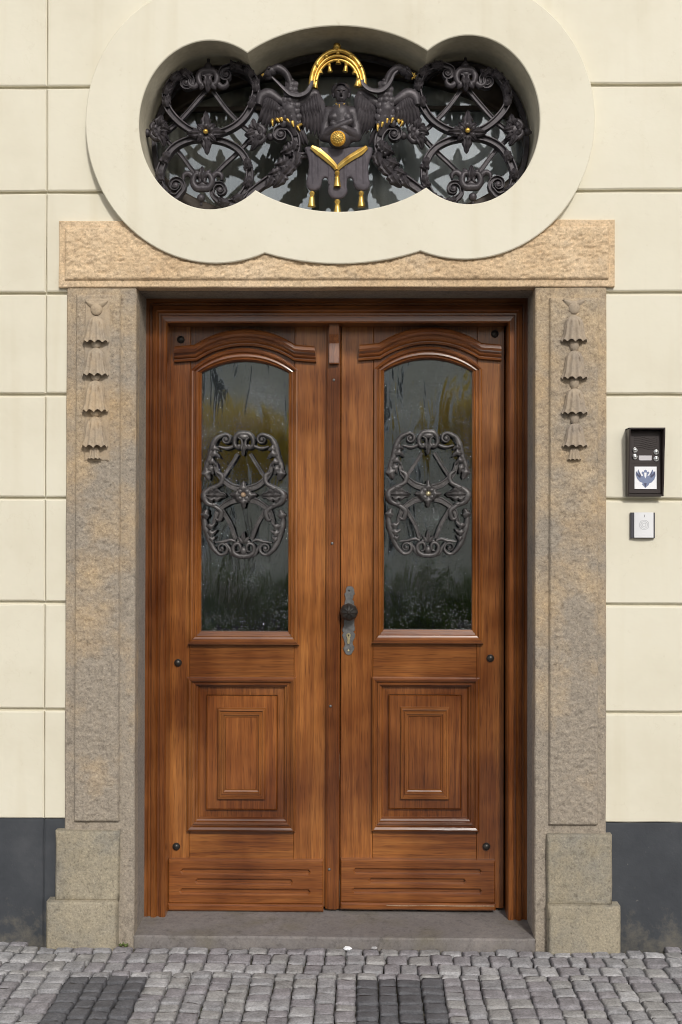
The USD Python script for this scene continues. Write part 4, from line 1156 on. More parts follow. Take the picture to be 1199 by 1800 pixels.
def roundel(m):
    d = GD
    P = lambda a, b: at2(*((lambda x, y: (x, y) if m == 1 else (2 * MIRX - x, y - 2))(*zq(a, b))), d)
    C = lambda *pts, n=7: catmull([P(a, b) for a, b in pts], n)
    k = 1 / 3.155 / F * (4 + d)
    u = 10 * k                                                # ten traced pixels in metres
    main = []
    # upper lyre
    upL = C((430, 622), (340, 600), (262, 545), (205, 470), (198, 390), (240, 315), (300, 285), (335, 305))
    upL = curl(upL, P(308, 335), 1.15)
    upR = C((430, 622), (530, 600), (620, 540), (680, 440), (694, 350), (655, 275), (580, 245), (525, 255))
    upR = curl(upR, P(530, 290), 1.2)
    loL = C((430, 642), (330, 650), (245, 690), (190, 760), (160, 850), (180, 930), (245, 970), (290, 930))
    loL = curl(loL, P(250, 905), 1.1)
    loR = C((430, 642), (530, 665), (610, 715), (655, 800), (652, 900), (600, 980), (520, 1005), (465, 970))
    loR = curl(loR, P(495, 930), 1.15)
    W = [1.8 * u, 1.9 * u, 2.1 * u, 2.3 * u, 2.1 * u, 1.6 * u, 1.1 * u, .9 * u]
    for p in (upL, upR, loL, loR):
        main.append(strap(p, W, d, [2.4 * u, 2.4 * u, 2.6 * u, 2.0 * u], GROOVED))
    path = gr.part('roundel', main, IR, smooth=50, label='left scrolled roundel' if m == 1 else 'right scrolled roundel')
    bars = [strap(C((412, 375), (340, 460), (262, 545), (180, 610)), 1.25 * u, d + .012, 1.3 * u, GROOVED),
            strap(C((455, 375), (520, 465), (600, 550), (690, 625)), 1.25 * u, d + .012, 1.3 * u, GROOVED),
            strap(C((190, 640), (270, 720), (330, 800), (380, 860)), 1.25 * u, d + .012, 1.3 * u, GROOVED),
            strap(C((660, 640), (590, 715), (520, 780), (440, 860)), 1.25 * u, d + .012, 1.3 * u, GROOVED)]
    for b in bars:
        gr.part('tie_bar', b, IR, parent=path, smooth=50)
    # acanthus leaves creeping along the scrolls
    sets = [(upL, 1, (0.34, .44, .54, .64)), (upR, -1, (0.30, .40, .50, .60)), (loL, -1, (0.30, .42, .54)), (loR, 1, (0.30, .41, .52, .62))]
    for p, s, ts in sets:
        n = int(len(p) * 0.62)
        ls = []
        for j, t in enumerate(ts):
            i = min(len(p) - 2, int(t * len(p)))
            tg = p[i + 1] - p[i]
            tg /= np.linalg.norm(tg)
            nn = np.array([-tg[1], tg[0]]) * s
            if m == -1:
                nn = -nn
            for sg, L, w in ((-1, 4.8, 3.2), (1, 3.4, 2.6)):
                b0 = p[i] - nn * 1.2 * u * sg
                ls.append(leaf(b0, b0 + nn * L * u * sg * .8 + tg * 3.6 * u, w * u, d - 0.008, 0.010, 2, bend=.12 * sg, nu=11, nv=7, ridge=.25))
            ls.append(leaf(p[i] - tg * 3.0 * u, p[i] + tg * 3.6 * u, 2.3 * u, d - 0.012, 0.008, 2, nu=9, nv=5, ridge=.6))
        gr.part('acanthus', ls, IR, parent=path, smooth=50, kind='stuff')
    # volute eyes
    for c in ((308, 335), (530, 290), (250, 905), (495, 930)):
        q = P(*c)
        gr.part('volute_eye', lathe_y([(2.0 * u, 0), (2.0 * u, .010), (1.3 * u, .016), (0, .018)], (q[0], d + .004, q[1]), 12), IR, parent=path, smooth=True)
    # cartouches at the top and bottom
    for key, (cx, cy, s) in (('top', (430, 315, 1)), ('bottom', (400, 885, -1))):
        ms = []
        for h in (-1, 1):
            pts = [(cx, cy - 38 * s), (cx + h * 34, cy - 36 * s), (cx + h * 52, cy - 4 * s), (cx + h * 40, cy + 34 * s), (cx + h * 16, cy + 30 * s), (cx + h * 12, cy - 4 * s), (cx + h * 28, cy - 12 * s)]
            ms.append(strap(C(*pts), [2.2 * u, 2.0 * u, 1.8 * u, 1.5 * u, 1.2 * u, .7 * u], d - .010, 2.2 * u))
            ms.append(strap(C((cx + h * 46, cy + 20 * s), (cx + h * 78, cy + 46 * s), (cx + h * 104, cy + 34 * s), (cx + h * 106, cy + 8 * s)), [1.8 * u, 1.7 * u, 1.4 * u, .7 * u], d - .006, 1.8 * u))
            ms.append(leaf(P(cx + h * 20, cy + 28 * s), P(cx + h * 44, cy + 66 * s), 1.6 * u, d - .012, .008, 0, nu=7, nv=5))
        ms.append(leaf(P(cx, cy), P(cx, cy + 82 * s), 2.6 * u, d - .014, .012, 2))
        ms.append(ball((P(cx, cy - 18 * s)[0], d - .006, P(cx, cy - 18 * s)[1]), (3.6 * u, 2.2 * u, 2.2 * u)))
        gr.part('cartouche', ms, IR, parent=path, smooth=50)
    for (x, y), ex in (((430, 245), (430, 198)), ((390, 972), (388, 1012)), ((90, 612), (62, 612)), ((775, 633), (800, 636))):
        q, e = P(x, y), P(*ex)
        r = 2.3 * u
        gr.part('ball', [ball((q[0], d, q[1]), r, 2), strap(np.array([q, (q + e) / 2, e]), .8 * u, d + .004, .8 * u)], IR, parent=path, smooth=True)
    # leaf knots at the sides
    for cx, cy, h in ((165, 605, 1), (695, 625, -1)):
        ms = [ball((P(cx, cy)[0], d - .006, P(cx, cy)[1]), (4.2 * u, 2.6 * u, 3.6 * u))]
        for bx, by, tx, ty, w, lb in ((0, -10, 62, 6, 3.4, 3), (0, -25, 40, -48, 2.8, 2), (-5, -20, 15, -85, 3.0, 2), (0, 22, 48, 54, 2.8, 2), (-5, 20, 25, 92, 3.0, 2), (-10, -5, -46, -22, 2.4, 0), (-10, 8, -44, 30, 2.4, 0)):
            ms.append(leaf(P(cx + h * bx, cy + by), P(cx + h * tx, cy + ty), w * u, d - .012, .012, lb, bend=.1, nu=11, nv=7))
        for sg in (-1, 1):
            p = C((cx + h * 20, cy + sg * 30), (cx - h * 20, cy + sg * 46), (cx - h * 46, cy + sg * 26))
            ms.append(strap(curl(p, P(cx - h * 28, cy + sg * 18), .8), [1.7 * u, 1.5 * u, .8 * u], d - .010, 2.0 * u))
        gr.part('leaf_knot', ms, IR, parent=path, smooth=50)
    # rosette with its gilt button
    ms = []
    for q in range(8):
        a = q * math.pi / 4 + .03
        R = (108, 70, 122, 70, 108, 70, 118, 70)[q]
        ms.append(leaf(P(424 + 10 * math.cos(a), 625 - 10 * math.sin(a)), P(424 + R * math.cos(a), 625 - R * math.sin(a)), (3.4 if q % 2 == 0 else 2.8) * u, d - .020 - .004 * (q % 2), .012, 3 if q % 2 == 0 else 2, nu=13, nv=7))
    for q in range(6):
        a = q * math.pi / 3 + .5
        ms.append(ball((P(424 + 36 * math.cos(a), 625 - 36 * math.sin(a))[0], d - .032, P(424 + 36 * math.cos(a), 625 - 36 * math.sin(a))[1]), 1.6 * u, 1))
    gr.part('rosette', ms, IR, parent=path, smooth=50)
    q = P(424, 625)
    gr.part('gilt_button', ball((q[0], d - .042, q[1]), 1.45 * u), 'gold', parent=path, smooth=True)


roundel(1)
roundel(-1)


def hook(m):
    """The hooked side scroll beside the drapery."""
    d = GD - 0.005
    P = lambda a, b: at2(*((lambda x, y: (x, y) if m == 1 else (2 * MIRX - x + 2, y))(*zq(a, b))), d)
    C = lambda *pts, n=7: catmull([P(a, b) for a, b in pts], n)
    u = 10 / 3.155 / F * (4 + d)
    p = C((640, 965), (720, 905), (800, 850), (870, 790), (912, 715), (915, 640), (880, 590), (835, 585))
    p = curl(p, P(833, 622), 1.25)
    path = gr.part('hooked_scroll', strap(p, [2.2 * u, 2.6 * u, 3.0 * u, 2.8 * u, 2.4 * u, 1.7 * u, 1.2 * u, .9 * u], d, [2 * u, 3 * u, 3 * u, 2 * u], GROOVED), IR, smooth=50)
    ls = []
    for b, t, w in (((905, 690), (830, 735), 4.2), ((925, 720), (890, 830), 3.6), ((880, 770), (800, 800), 4.6), ((900, 770), (820, 870), 4.2), ((840, 820), (760, 850), 3.4), ((850, 830), (790, 920), 4.2), ((790, 850), (745, 925), 3.2), ((910, 660), (880, 740), 3.2)):
        ls.append(leaf(P(*b), P(*t), w * u, d - .010, .014, 3, bend=.1 * m, nu=13, nv=7, ridge=.45))
    gr.part('acanthus', ls, IR, parent=path, smooth=50, kind='stuff')
    q = P(833, 622)
    gr.part('volute_eye', lathe_y([(2.2 * u, 0), (2.2 * u, .012), (1.4 * u, .02), (0, .022)], (q[0], d + .004, q[1]), 12), IR, parent=path, smooth=True)
    # gilded claws grip the scroll
    cl = []
    gc = np.random.default_rng(12 + m)
    for j, (a, b) in enumerate(((790, 570), (818, 556), (846, 552), (880, 556), (908, 572), (930, 590))):
        q = P(a, b) + gc.uniform(-.5, .5, 2) * u
        ls_, dx = gc.uniform(.7, 1.5), gc.uniform(-1.5, 1.5) * u
        cl.append(strap(catmull([q + np.array([dx, 2.4 * u * ls_]), q + np.array([-.6 * u * m, .6 * u]), q + np.array([dx * .4, -1.6 * u * ls_])], 4), [.8 * u, 1.1 * u * gc.uniform(.8, 1.2), .4 * u], [d - .010, d - .026, d - .024], 1.2 * u))
    gr.part('gilt_claws', cl, 'gold', parent=path, smooth=50)


hook(1)
hook(-1)

z3 = lambda a, b: (440 + a / 3.747, 70 + b / 3.747)           # tracing of the middle
U3 = 10 / 3.747 / F * (4 + GD)
def P3(a, b, d=GD):
    return at2(*z3(a, b), d)


def eagle(m):
    d = GD - 0.004
    cx = 577.0
    fx = (lambda a: a) if m == 1 else (lambda a: 2 * cx - a + 6)
    P = lambda a, b: P3(fx(a), b, d)
    C = lambda *pts, n=6: catmull([P(a, b) for a, b in pts], n)
    u = U3
    body = [strap(C((300, 640), (285, 560), (262, 470), (268, 390), (268, 310), (238, 235), (180, 202), (125, 232)), [2.4 * u, 5.2 * u, 6.0 * u, 3.0 * u, 2.2 * u, 2.5 * u, 3.2 * u, 1.8 * u], [d, d - .004, d - .012, d - .010, d - .010, d - .012, d - .016, d - .018], [3 * u, 5 * u, 6 * u, 4 * u, 3.6 * u, 4 * u, 4 * u, 2 * u])]
    # neck and breast plumage: overlapping scales
    for j in range(8):
        t = j / 7
        for sx in (-1, 0, 1):
            a = 266 + sx * (14 + 26 * t) + (0 if j % 2 else 8)
            b = 300 + 250 * t
            body.append(leaf(P(a, b - 16), P(a + sx * 10, b + 40), 2.7 * u, d - .016 - .005 * (1 - abs(sx)) - .012 * math.sin(t * 3), .005, 0, nu=7, nv=5, ridge=.16))
    for j in range(5):
        a, b = 250 - 30 * j, (262, 222, 196, 192, 206)[j]
        body.append(leaf(P(a + 18, b + 22), P(a + 44 - 6 * j, b + 14 - 4 * j), 1.5 * u, d - .016, .006, 0, nu=6, nv=5))
    path = gr.part('eagle', body, IR, smooth=50, label='iron eagle with raised wings holding a ribbon, left of the bust' if m == 1 else 'iron eagle with raised wings and gilt flower at its beak, right of the bust')
    head = [ball((P(140, 218)[0], d - .016, P(140, 218)[1]), (3.9 * u, 3.4 * u, 3.5 * u)), leaf(P(130, 222), P(88, 262), 2.4 * u, d - .018, .010, 0, bend=.15 * m, ridge=1.2, thick=.01), leaf(P(140, 250), P(100, 272), 1.6 * u, d - .016, .006, 0, ridge=1.0, thick=.008)]
    for j in range(4):
        head.append(leaf(P(175 + 16 * j, 190 + 14 * j), P(215 + 18 * j, 175 + 22 * j), 1.4 * u, d - .014, .006, 0, nu=6, nv=5))
    gr.part('head', head, IR, parent=path, smooth=50)
    gr.part('eye', ball((P(128, 212)[0], d - .016 - 4.0 * u, P(128, 212)[1]), .8 * u, 1), IR, parent=path, smooth=True)

    def wing(rt, tips, w, dy):
        ms = []
        n = len(tips)
        for j, (r, t) in enumerate(zip(rt, tips)):
            ms.append(leaf(P(*r), P(*t), w * u, d + dy - .0022 * j, .010, 0, bend=.06, nu=10, nv=5, ridge=.5, power=.55))
            mid = (r[0] + (t[0] - r[0]) * .52, r[1] + (t[1] - r[1]) * .52)
            ms.append(leaf(P(*r), P(*mid), w * .95 * u, d + dy - .007 - .0022 * j, .009, 0, nu=8, nv=5, ridge=.5, power=.55))
        return ms
    outer = wing([(120, 385), (128, 388), (138, 395), (150, 405), (162, 420), (175, 440), (188, 455)], [(45, 560), (72, 585), (100, 592), (128, 590), (155, 585), (180, 570), (205, 560)], 2.7, -.004)
    outer.append(strap(C((60, 440), (75, 385), (125, 365), (180, 400), (230, 430)), [2 * u, 3.6 * u, 3.8 * u, 3.4 * u, 2.6 * u], d - .014, 3.2 * u))
    gr.part('wing', outer, IR, parent=path, smooth=50)
    inner = wing([(345, 440), (362, 420), (380, 405), (398, 392), (414, 382), (428, 374), (440, 372)], [(348, 590), (372, 612), (398, 628), (424, 640), (448, 645), (470, 640), (482, 625)], 2.9, .0)
    inner.append(strap(C((280, 430), (330, 425), (385, 385), (425, 362), (446, 390), (448, 440)), [2.6 * u, 3.4 * u, 3.4 * u, 3.0 * u, 2.4 * u, 1.4 * u], d - .010, 3.0 * u))
    gr.part('wing', inner, IR, parent=path, smooth=50)
    tail = [leaf(P(290 + 8 * j, 560), P(300 + 26 * j, 690), 2.4 * u, d + .012, .008, 0, nu=8, nv=5) for j in range(4)]
    gr.part('tail', tail, IR, parent=path, smooth=50)
    # gilding at the beak
    q = P(92, 252)
    gl = [ball((q[0], d - .022, q[1]), 1.1 * u, 1)]
    for j in range(7 if m == -1 else 4):
        a = j * 2 * math.pi / 7
        gl.append(leaf(q, q + (2.6 if m == -1 else 1.9) * u * np.array([math.cos(a), math.sin(a)]), .8 * u, d - .022, .003, 0, nu=6, nv=3))
    gr.part('gilt_flower', gl, 'gold', parent=path, smooth=50)


eagle(1)
eagle(-1)

# gilded arch over the figure, with its iron core, pendants and the ribbons to the beaks
aC, aR = (576, 305), (182, 238)
arc = lambda rx, ry, t0, t1, n=40: np.array([P3(aC[0] + rx * math.cos(t), aC[1] - ry * math.sin(t), GD - .02) for t in np.linspace(t0, t1, n)])
core_ = []
core_.append(strap(arc(163, 208, .0, math.pi), 2.0 * U3, GD - .008, 1.8 * U3))
ap = gr.part('canopy_arch', core_, IR, smooth=50)
gr.part('gilt_band', strap(arc(176, 232, .0, math.pi), 1.7 * U3, GD - .022, 1.7 * U3), 'gold', parent=ap, smooth=True)
gr.part('gilt_band', strap(arc(157, 196, -.03, math.pi + .03), 1.0 * U3, GD - .024, 1.3 * U3), 'gold', parent=ap, smooth=True)
gr.part('gilt_band', strap(arc(143, 172, .0, math.pi), 1.0 * U3, GD - .020, 1.2 * U3), 'gold', parent=ap, smooth=True)
q = P3(572, 66)
gr.part('gilt_ball', ball((q[0], GD - .026, q[1]), 2.6 * U3), 'gold', parent=ap, smooth=True)
for a, b in ((503, 130), (578, 110), (663, 130), (443, 185), (724, 195)):
    q = P3(a, b)
    gr.part('gilt_bead', ball((q[0], GD - .030, q[1]), 1.35 * U3, 1), 'gold', parent=ap, smooth=True)


def tassel(a, b, h, w, tilt=0.0, d=GD - .02):
    q = P3(a, b, d)
    L = h * U3 / 10
    W = w * U3 / 10
    m = lathe_z([(0, 0), (.32 * W, -.02 * L), (.5 * W, -.14 * L), (.34 * W, -.30 * L), (.30 * W, -.36 * L), (.46 * W, -.40 * L), (.42 * W, -.46 * L), (.52 * W, -.7 * L), (.66 * W, -L), (0, -.97 * L)], (0, 0, 0), 14)
    v = m.vertices
    a_ = np.arctan2(v[:, 1], v[:, 0])
    low = v[:, 2] < -.45 * L
    v[:, :2] *= np.where(low, 1 + .06 * np.cos(9 * a_), 1)[:, None]
    m.apply_transform(trimesh.transformations.rotation_matrix(tilt, (0, 1, 0)))
    m.apply_translation((q[0], d, q[1]))
    return m


for a, b, h, w, t in ((520, 158, 55, 26, -.1), (465, 195, 28, 24, 0), (580, 125, 34, 28, 0), (634, 150, 62, 28, .15), (686, 195, 30, 26, 0), (438, 262, 58, 30, .2), (714, 250, 60, 34, .2)):
    gr.part('gilt_pendant', tassel(a, b, h, w, t), 'gold', parent=ap, smooth=40)
for pts in (((150, 280), (190, 318), (235, 362), (275, 392), (330, 398), (378, 376), (406, 330), (412, 305)), ((738, 300), (748, 330), (790, 362), (850, 370), (895, 345), (925, 305), (945, 262), (968, 240))):
    n = len(pts)
    gr.part('ribbon', strap(catmull([P3(a, b) for a, b in pts], 6), [.5 * U3, .9 * U3, 1.3 * U3, 1.2 * U3, 1.0 * U3] if pts[0][0] < 400 else [1.0 * U3, 1.2 * U3, 1.3 * U3, .9 * U3, .5 * U3], GD - .046, 1.6 * U3, [(-1, 1), (-1, -1), (-.4, -.9), (.6, -.9), (1, -1), (1, 1)]), IR, parent=ap, smooth=50)


# the bust
def bust():
    u = U3
    d = GD - 0.012
    p = lambda a, b, e=0.0: (P3(a, b, d)[0], d - e * u, P3(a, b, d)[1])
    torso = hull_chain([(p(545, 490), 5.2 * u), (p(645, 490), 5.2 * u)]) + hull_chain([(p(595, 500), 8.0 * u), (p(595, 600), 7.0 * u), (p(590, 650), 8.0 * u)])
    torso += hull_chain([(p(598, 405), 3.0 * u), (p(597, 470), 3.6 * u)])
    for s in (-1, 1):
        torso += hull_chain([(p(595 + s * 44, 530, 4.0), 3.8 * u), (p(595 + s * 40, 520, 2.0), 4.2 * u)])
        torso += hull_chain([(p(595 + s * 76, 485), 4.6 * u), (p(595 + s * 100, 560), 3.9 * u), (p(595 + s * 104, 625, 1), 3.3 * u)])
    torso += hull_chain([(p(491, 632, 1), 3.2 * u), (p(560, 600, 6), 2.7 * u), (p(660, 560, 7.0), 2.2 * u)])
    torso += hull_chain([(p(699, 632, 1), 3.2 * u), (p(630, 610, 6), 2.7 * u), (p(545, 575, 6.0), 2.2 * u)])
    torso += hull_chain([(p(480, 640), 3.0 * u), (p(590, 648, 2), 5.0 * u)]) + hull_chain([(p(590, 648, 2), 5.0 * u), (p(705, 640), 3.0 * u)])
    path = gr.part('bust', smooth_body(torso, 0.008, 6), IR, smooth=True, label='iron bust of a woman with crossed arms and a gilt neck cross')
    head = hull_chain([(p(600, 345), 5.2 * u), (p(600, 352, 1.2), 4.8 * u), (p(600, 392, 2.0), 3.2 * u)])
    head += hull_chain([(p(600, 352, 5.6), .7 * u), (p(600, 375, 7.4), .9 * u)])                      # nose
    head += hull_chain([(p(580, 349, 4.9), .8 * u), (p(598, 346, 5.6), .6 * u)]) + hull_chain([(p(602, 346, 5.6), .6 * u), (p(620, 349, 4.9), .8 * u)])  # brows
    head += hull_chain([(p(592, 400, 4.6), .8 * u), (p(608, 400, 4.6), .8 * u)])                      # lower lip and chin
    for s in (-1, 1):
        head += hull_chain([(p(600 + s * 50, 362), 1.2 * u), (p(600 + s * 48, 376), .9 * u)])         # ears
        head -= to_man(ball(p(600 + s * 19, 358, 5.6), (1.25 * u, .9 * u, .8 * u), 2))
    head -= to_man(ball(p(600, 388, 5.6), (.95 * u, 1.6 * u, .9 * u), 2))
    gr.part('head', to_tm(head), IR, parent=path, smooth=45)
    hair = []
    for k in range(11):
        a = math.pi * (k + .5) / 11
        hair.append(strap(np.array([P3(600 + 30 * math.cos(a), 335 - 18 * math.sin(a)), P3(600 + 52 * math.cos(a), 352 - 50 * math.sin(a)), P3(600 + 54 * math.cos(a), 372 - 30 * math.sin(a))]), [1.0 * u, 1.6 * u, 1.2 * u], [d - 4.4 * u, d - 1.5 * u, d + 1 * u], 1.4 * u))
    gr.part('hair', hair, IR, parent=path, smooth=50)
    chain = [ball(p(565 + 7 * k, 438 + 10 * math.sin(math.pi * k / 8), 4.6), .45 * u, 1) for k in range(9)]
    chain += [ball(p(588, 452 + 9 * k, 6.6 + .12 * k), .48 * u, 1) for k in range(7)] + [ball(p(588 + 9 * s, 478, 6.8), .5 * u, 1) for s in (-1, 1)]
    gr.part('gilt_cross', chain, 'gold', parent=path, smooth=True)


def to_man(t):
    return m3.Manifold(m3.Mesh(vert_properties=np.asarray(t.vertices, np.float32), tri_verts=np.asarray(t.faces, np.uint32)))


bust()

# drapery on its rail
DR = GD - 0.012
for b in (742, 764):
    gr.part('rail', strap(np.array([P3(310, b), P3(580, b), P3(835, b - 4)]), 1.0 * U3, GD + .012, 1.0 * U3), IR, smooth=50)
dp = [(360, 712), (440, 706), (580, 716), (720, 706), (800, 712), (800, 760), (778, 830), (782, 920), (790, 950), (772, 985), (735, 996), (700, 985), (682, 960), (676, 925), (655, 908), (636, 925), (634, 960), (640, 1000), (615, 1040), (575, 1050), (535, 1040), (512, 1005), (515, 960), (512, 925), (494, 908), (474, 925), (468, 960), (450, 985), (418, 996), (384, 985), (368, 950), (376, 900), (386, 830), (378, 770)]
poly = Polygon(catmull([P3(a, b, DR) for a, b in dp], 4, closed=True)).buffer(0)
dpath = gr.part('drapery', relief(poly, DR - .010, DR + .004, 0.006, bevd=.006), 'drape_iron', smooth=50, label='three-lobed iron drapery with gilt cord and tassels')
folds = [strap(np.array([P3(a, 730), P3(a + 6, 820), P3(a + 2, b)]), [.6 * U3, 1.5 * U3, 1.0 * U3], DR - .008, [.4 * U3, .9 * U3, .5 * U3]) for a, b in ((412, 960), (450, 930), (520, 960), (622, 990), (700, 940), (745, 960))]
gr.part('fold', folds, 'drape_iron', parent=dpath, smooth=True)
for pts in (((404, 722), (450, 752), (510, 800), (556, 845), (568, 870)), ((768, 722), (722, 756), (650, 800), (592, 845), (574, 870))):
    gr.part('gilt_cord', strap(catmull([P3(a, b) for a, b in pts], 5), [1.3 * U3, 2.3 * U3, 2.1 * U3, 1.7 * U3, 1.2 * U3], DR - .017, [.5 * U3, 1.0 * U3, 1.0 * U3], RIB), 'gold', parent=dpath, smooth=50)
for a, b, h, w in ((573, 862, 106, 36), (408, 996, 102, 38), (574, 1050, 108, 42), (731, 996, 102, 38)):
    gr.part('tassel', tassel(a, b, h, w, .05 if a == 408 else 0, DR - .016), 'gold', parent=dpath, smooth=40)
q = P3(580, 685)
W = 5.0 * U3
cone = [lathe_y([(W, 0), (W * 1.04, .006), (W * .92, .012), (W * .84, .010), (W * .78, .016), (W * .6, .024), (W * .3, .030), (0, .032)], (q[0], DR - .040, q[1]), 24)]
for r_ in range(4):
    for k in range((1, 6, 11, 15)[r_]):
        a = 2 * math.pi * (k + .5 * r_) / (1, 6, 11, 15)[r_]
        R = W * (0, .26, .5, .72)[r_]
        cone.append(ball((q[0] + R * math.cos(a), DR - .040 - (.031, .029, .024, .017)[r_], q[1] + R * math.sin(a)), W * .12, 1))
gr.part('gilt_cone', cone, 'gold', smooth=45)

# ------------------------------------------------------------------ intercom
ix = lambda a, b: at2(1060 + a / 7.83, 730 + b / 7.83, -0.02)
I = Thing('intercom', 'dark brown door intercom under a rain hood with eagle emblem card', 'intercom', (X(1137), 0, Z(873)))
x0, x1 = X(1105.5, -.05, 810), X(1169, -.05, 810)
zt, zb = Z(752, -.05, 1137), Z(872, -.03, 1137)
I.part('back_box', box(x0 + .004, x1 - .004, -0.020, 0.012, zb + .004, zt - .004), 'intercom_case', smooth=False)


def wedge(xa, xb, z0, z1, yt, ybm):
    """A side cheek: deep at the top, shallower at the bottom."""
    return trimesh.convex.convex_hull(np.array([(x, y, z) for x in (xa, xb) for y, z in ((0.002, z0), (ybm, z0), (0.002, z1), (yt, z1))]))


I.part('hood', [wedge(x0, x0 + .005, zb, zt, -.056, -.034), wedge(x1 - .005, x1, zb, zt, -.056, -.034), box(x0, x1, -.0562, .002, zt - .0052, zt + .0005, .001), box(x0 + .001, x1 - .001, -.0335, .002, zb - .0005, zb + .006, .001)], 'intercom_case', smooth=30)
fp = sbox(x0 + .0065, x1 - .0065, zb + .009, zt - .008)
I.part('face_plate', relief(fp, -.0235, -.0195, .0012), 'intercom_face', smooth=25)
for k in range(6):
    b = 290 + 29 * k
    pts = catmull([ix(430, b), ix(510, b + 2), ix(590, b + 22), ix(660, b + 34), ix(735, b + 12)], 5)
    I.part('speaker_slat', strap(pts, .0011, -.0240, .0014), 'intercom_case', smooth=True)
for a, b in ((437, 480), (436, 570), (731, 508), (731, 600)):
    c = ix(a, b)
    I.part('call_button', lathe_y([(.0098, 0), (.0098, .003), (.0082, .0042), (.0072, .003), (.0066, .003), (.0058, .0044), (.003, .0058), (0, .0061)], (c[0], -.0235, c[1]), 18), 'steel', smooth=40)
a, b = ix(490, 555), ix(668, 622)
I.part('name_plate', relief(Polygon([(a[0], b[1] + .003), (a[0] + .003, b[1]), (b[0] - .002, b[1]), (b[0], b[1] + .003), (b[0], a[1]), (a[0], a[1])]), -.0252, -.0230, .0008), 'nameplate', smooth=25)
a, b = ix(388, 656), ix(778, 664)
I.part('divider', box(a[0], b[0], -.0243, -.023, b[1], a[1]), 'intercom_case', smooth=False)
a, b = ix(430, 708), ix(734, 1016)
cpath = I.part('emblem_card', relief(sbox(a[0], b[0], b[1], a[1]), -.0262, -.0230, .0006), 'card_white', smooth=25)
em = [(450, 770), (466, 800), (478, 742), (500, 785), (524, 836), (548, 838), (540, 812), (524, 795), (534, 775), (556, 783), (562, 758), (578, 750), (596, 758), (602, 783), (622, 775), (634, 795), (618, 812), (606, 838), (632, 826), (656, 782), (676, 746), (690, 782), (712, 770), (716, 835), (700, 885), (662, 925), (632, 936), (622, 962), (600, 978), (577, 1000), (556, 975), (534, 955), (540, 930), (500, 912), (466, 872), (446, 822)]
I.part('eagle_emblem', slab(Polygon([ix(*e) for e in em]).buffer(0), -.0270, -.0255), 'emblem_blue', parent=cpath, smooth=False)
I.part('emblem_feathers', [slab(Polygon([ix(*e) for e in f_]).buffer(0), -.0276, -.0265) for f_ in (((450, 770), (470, 805), (520, 850), (500, 860), (460, 825)), ((480, 748), (520, 836), (500, 830)), ((712, 770), (690, 800), (640, 848), (660, 860), (706, 822)), ((676, 750), (640, 826), (658, 830)), ((560, 935), (577, 995), (596, 935)))], 'emblem_dark', parent=cpath, smooth=False)
I.part('emblem_shield', slab(Polygon([ix(*e) for e in ((560, 790), (594, 790), (590, 840), (577, 870), (564, 840))]).buffer(0), -.0274, -.0265), 'card_white', parent=cpath, smooth=False)

# ------------------------------------------------------------------ card reader
R_ = Thing('card_reader', 'small square silver card reader with dark side strips below the intercom', 'card reader', (X(1131), 0, Z(946)))
rx = lambda a, b: at2(1060 + a / 7.83, 730 + b / 7.83, -0.018)
ra, rb = rx(388, 1338), rx(722, 1692)
f0, f1 = rx(432, 1340)[0], rx(697, 1340)[0]
R_.part('case', relief(sbox(ra[0], rb[0], rb[1], ra[1]), -.014, .002, .002), 'reader_dark', smooth=30)
xs_ = np.linspace(f0, f1, 11)
yy = -.0165 - .0035 * (1 - ((xs_ - (f0 + f1) / 2) / ((f1 - f0) / 2)) ** 2)
zA_, zB_ = rb[1] + .002, ra[1] + .0004
top = [(x, y, zB_) for x, y in zip(xs_, yy)]
bot = [(x, y, zA_) for x, y in zip(xs_, yy)]
fm = quads(np.array(bot + top), [[i, i + 1, 12 + i, 11 + i] for i in range(10)])
capT = trimesh.Trimesh(np.array(top + [(f0, -.010, zB_), (f1, -.010, zB_)]), [[i, i + 1, 11] for i in range(10)] + [[11, 10, 12]], process=False)
capB = trimesh.Trimesh(np.array(bot + [(f0, -.010, zA_), (f1, -.010, zA_)]), [[i + 1, i, 11] for i in range(10)] + [[10, 11, 12]], process=False)
fp_ = R_.part('front_plate', [fm, capT, capB], 'reader_silver', smooth=30)
c = rx(566, 1508)
for r in (.0165, .0115, .0062):
    tt = np.linspace(0, 2 * math.pi, 33)
    yv = -.0168 - .0035 * (1 - ((c[0] + r * np.cos(tt) - (f0 + f1) / 2) / ((f1 - f0) / 2)) ** 2)
    R_.part('ring_mark', strap(np.stack([c[0] + r * np.cos(tt), c[1] + r * np.sin(tt)], 1), .0006, yv, .0004), 'reader_mark', parent=fp_, smooth=True)
a = rx(568, 1385)
R_.part('indicator', box(a[0] - .0008, a[0] + .0008, -.0206, -.0195, a[1] - .004, a[1] + .004), 'reader_dark', parent=fp_, smooth=False)
a = rx(560, 1626)
R_.part('text_line', box(a[0] - .006, a[0] + .006, -.0204, -.0195, a[1] - .0008, a[1] + .0008), 'card_white', parent=fp_, smooth=False)

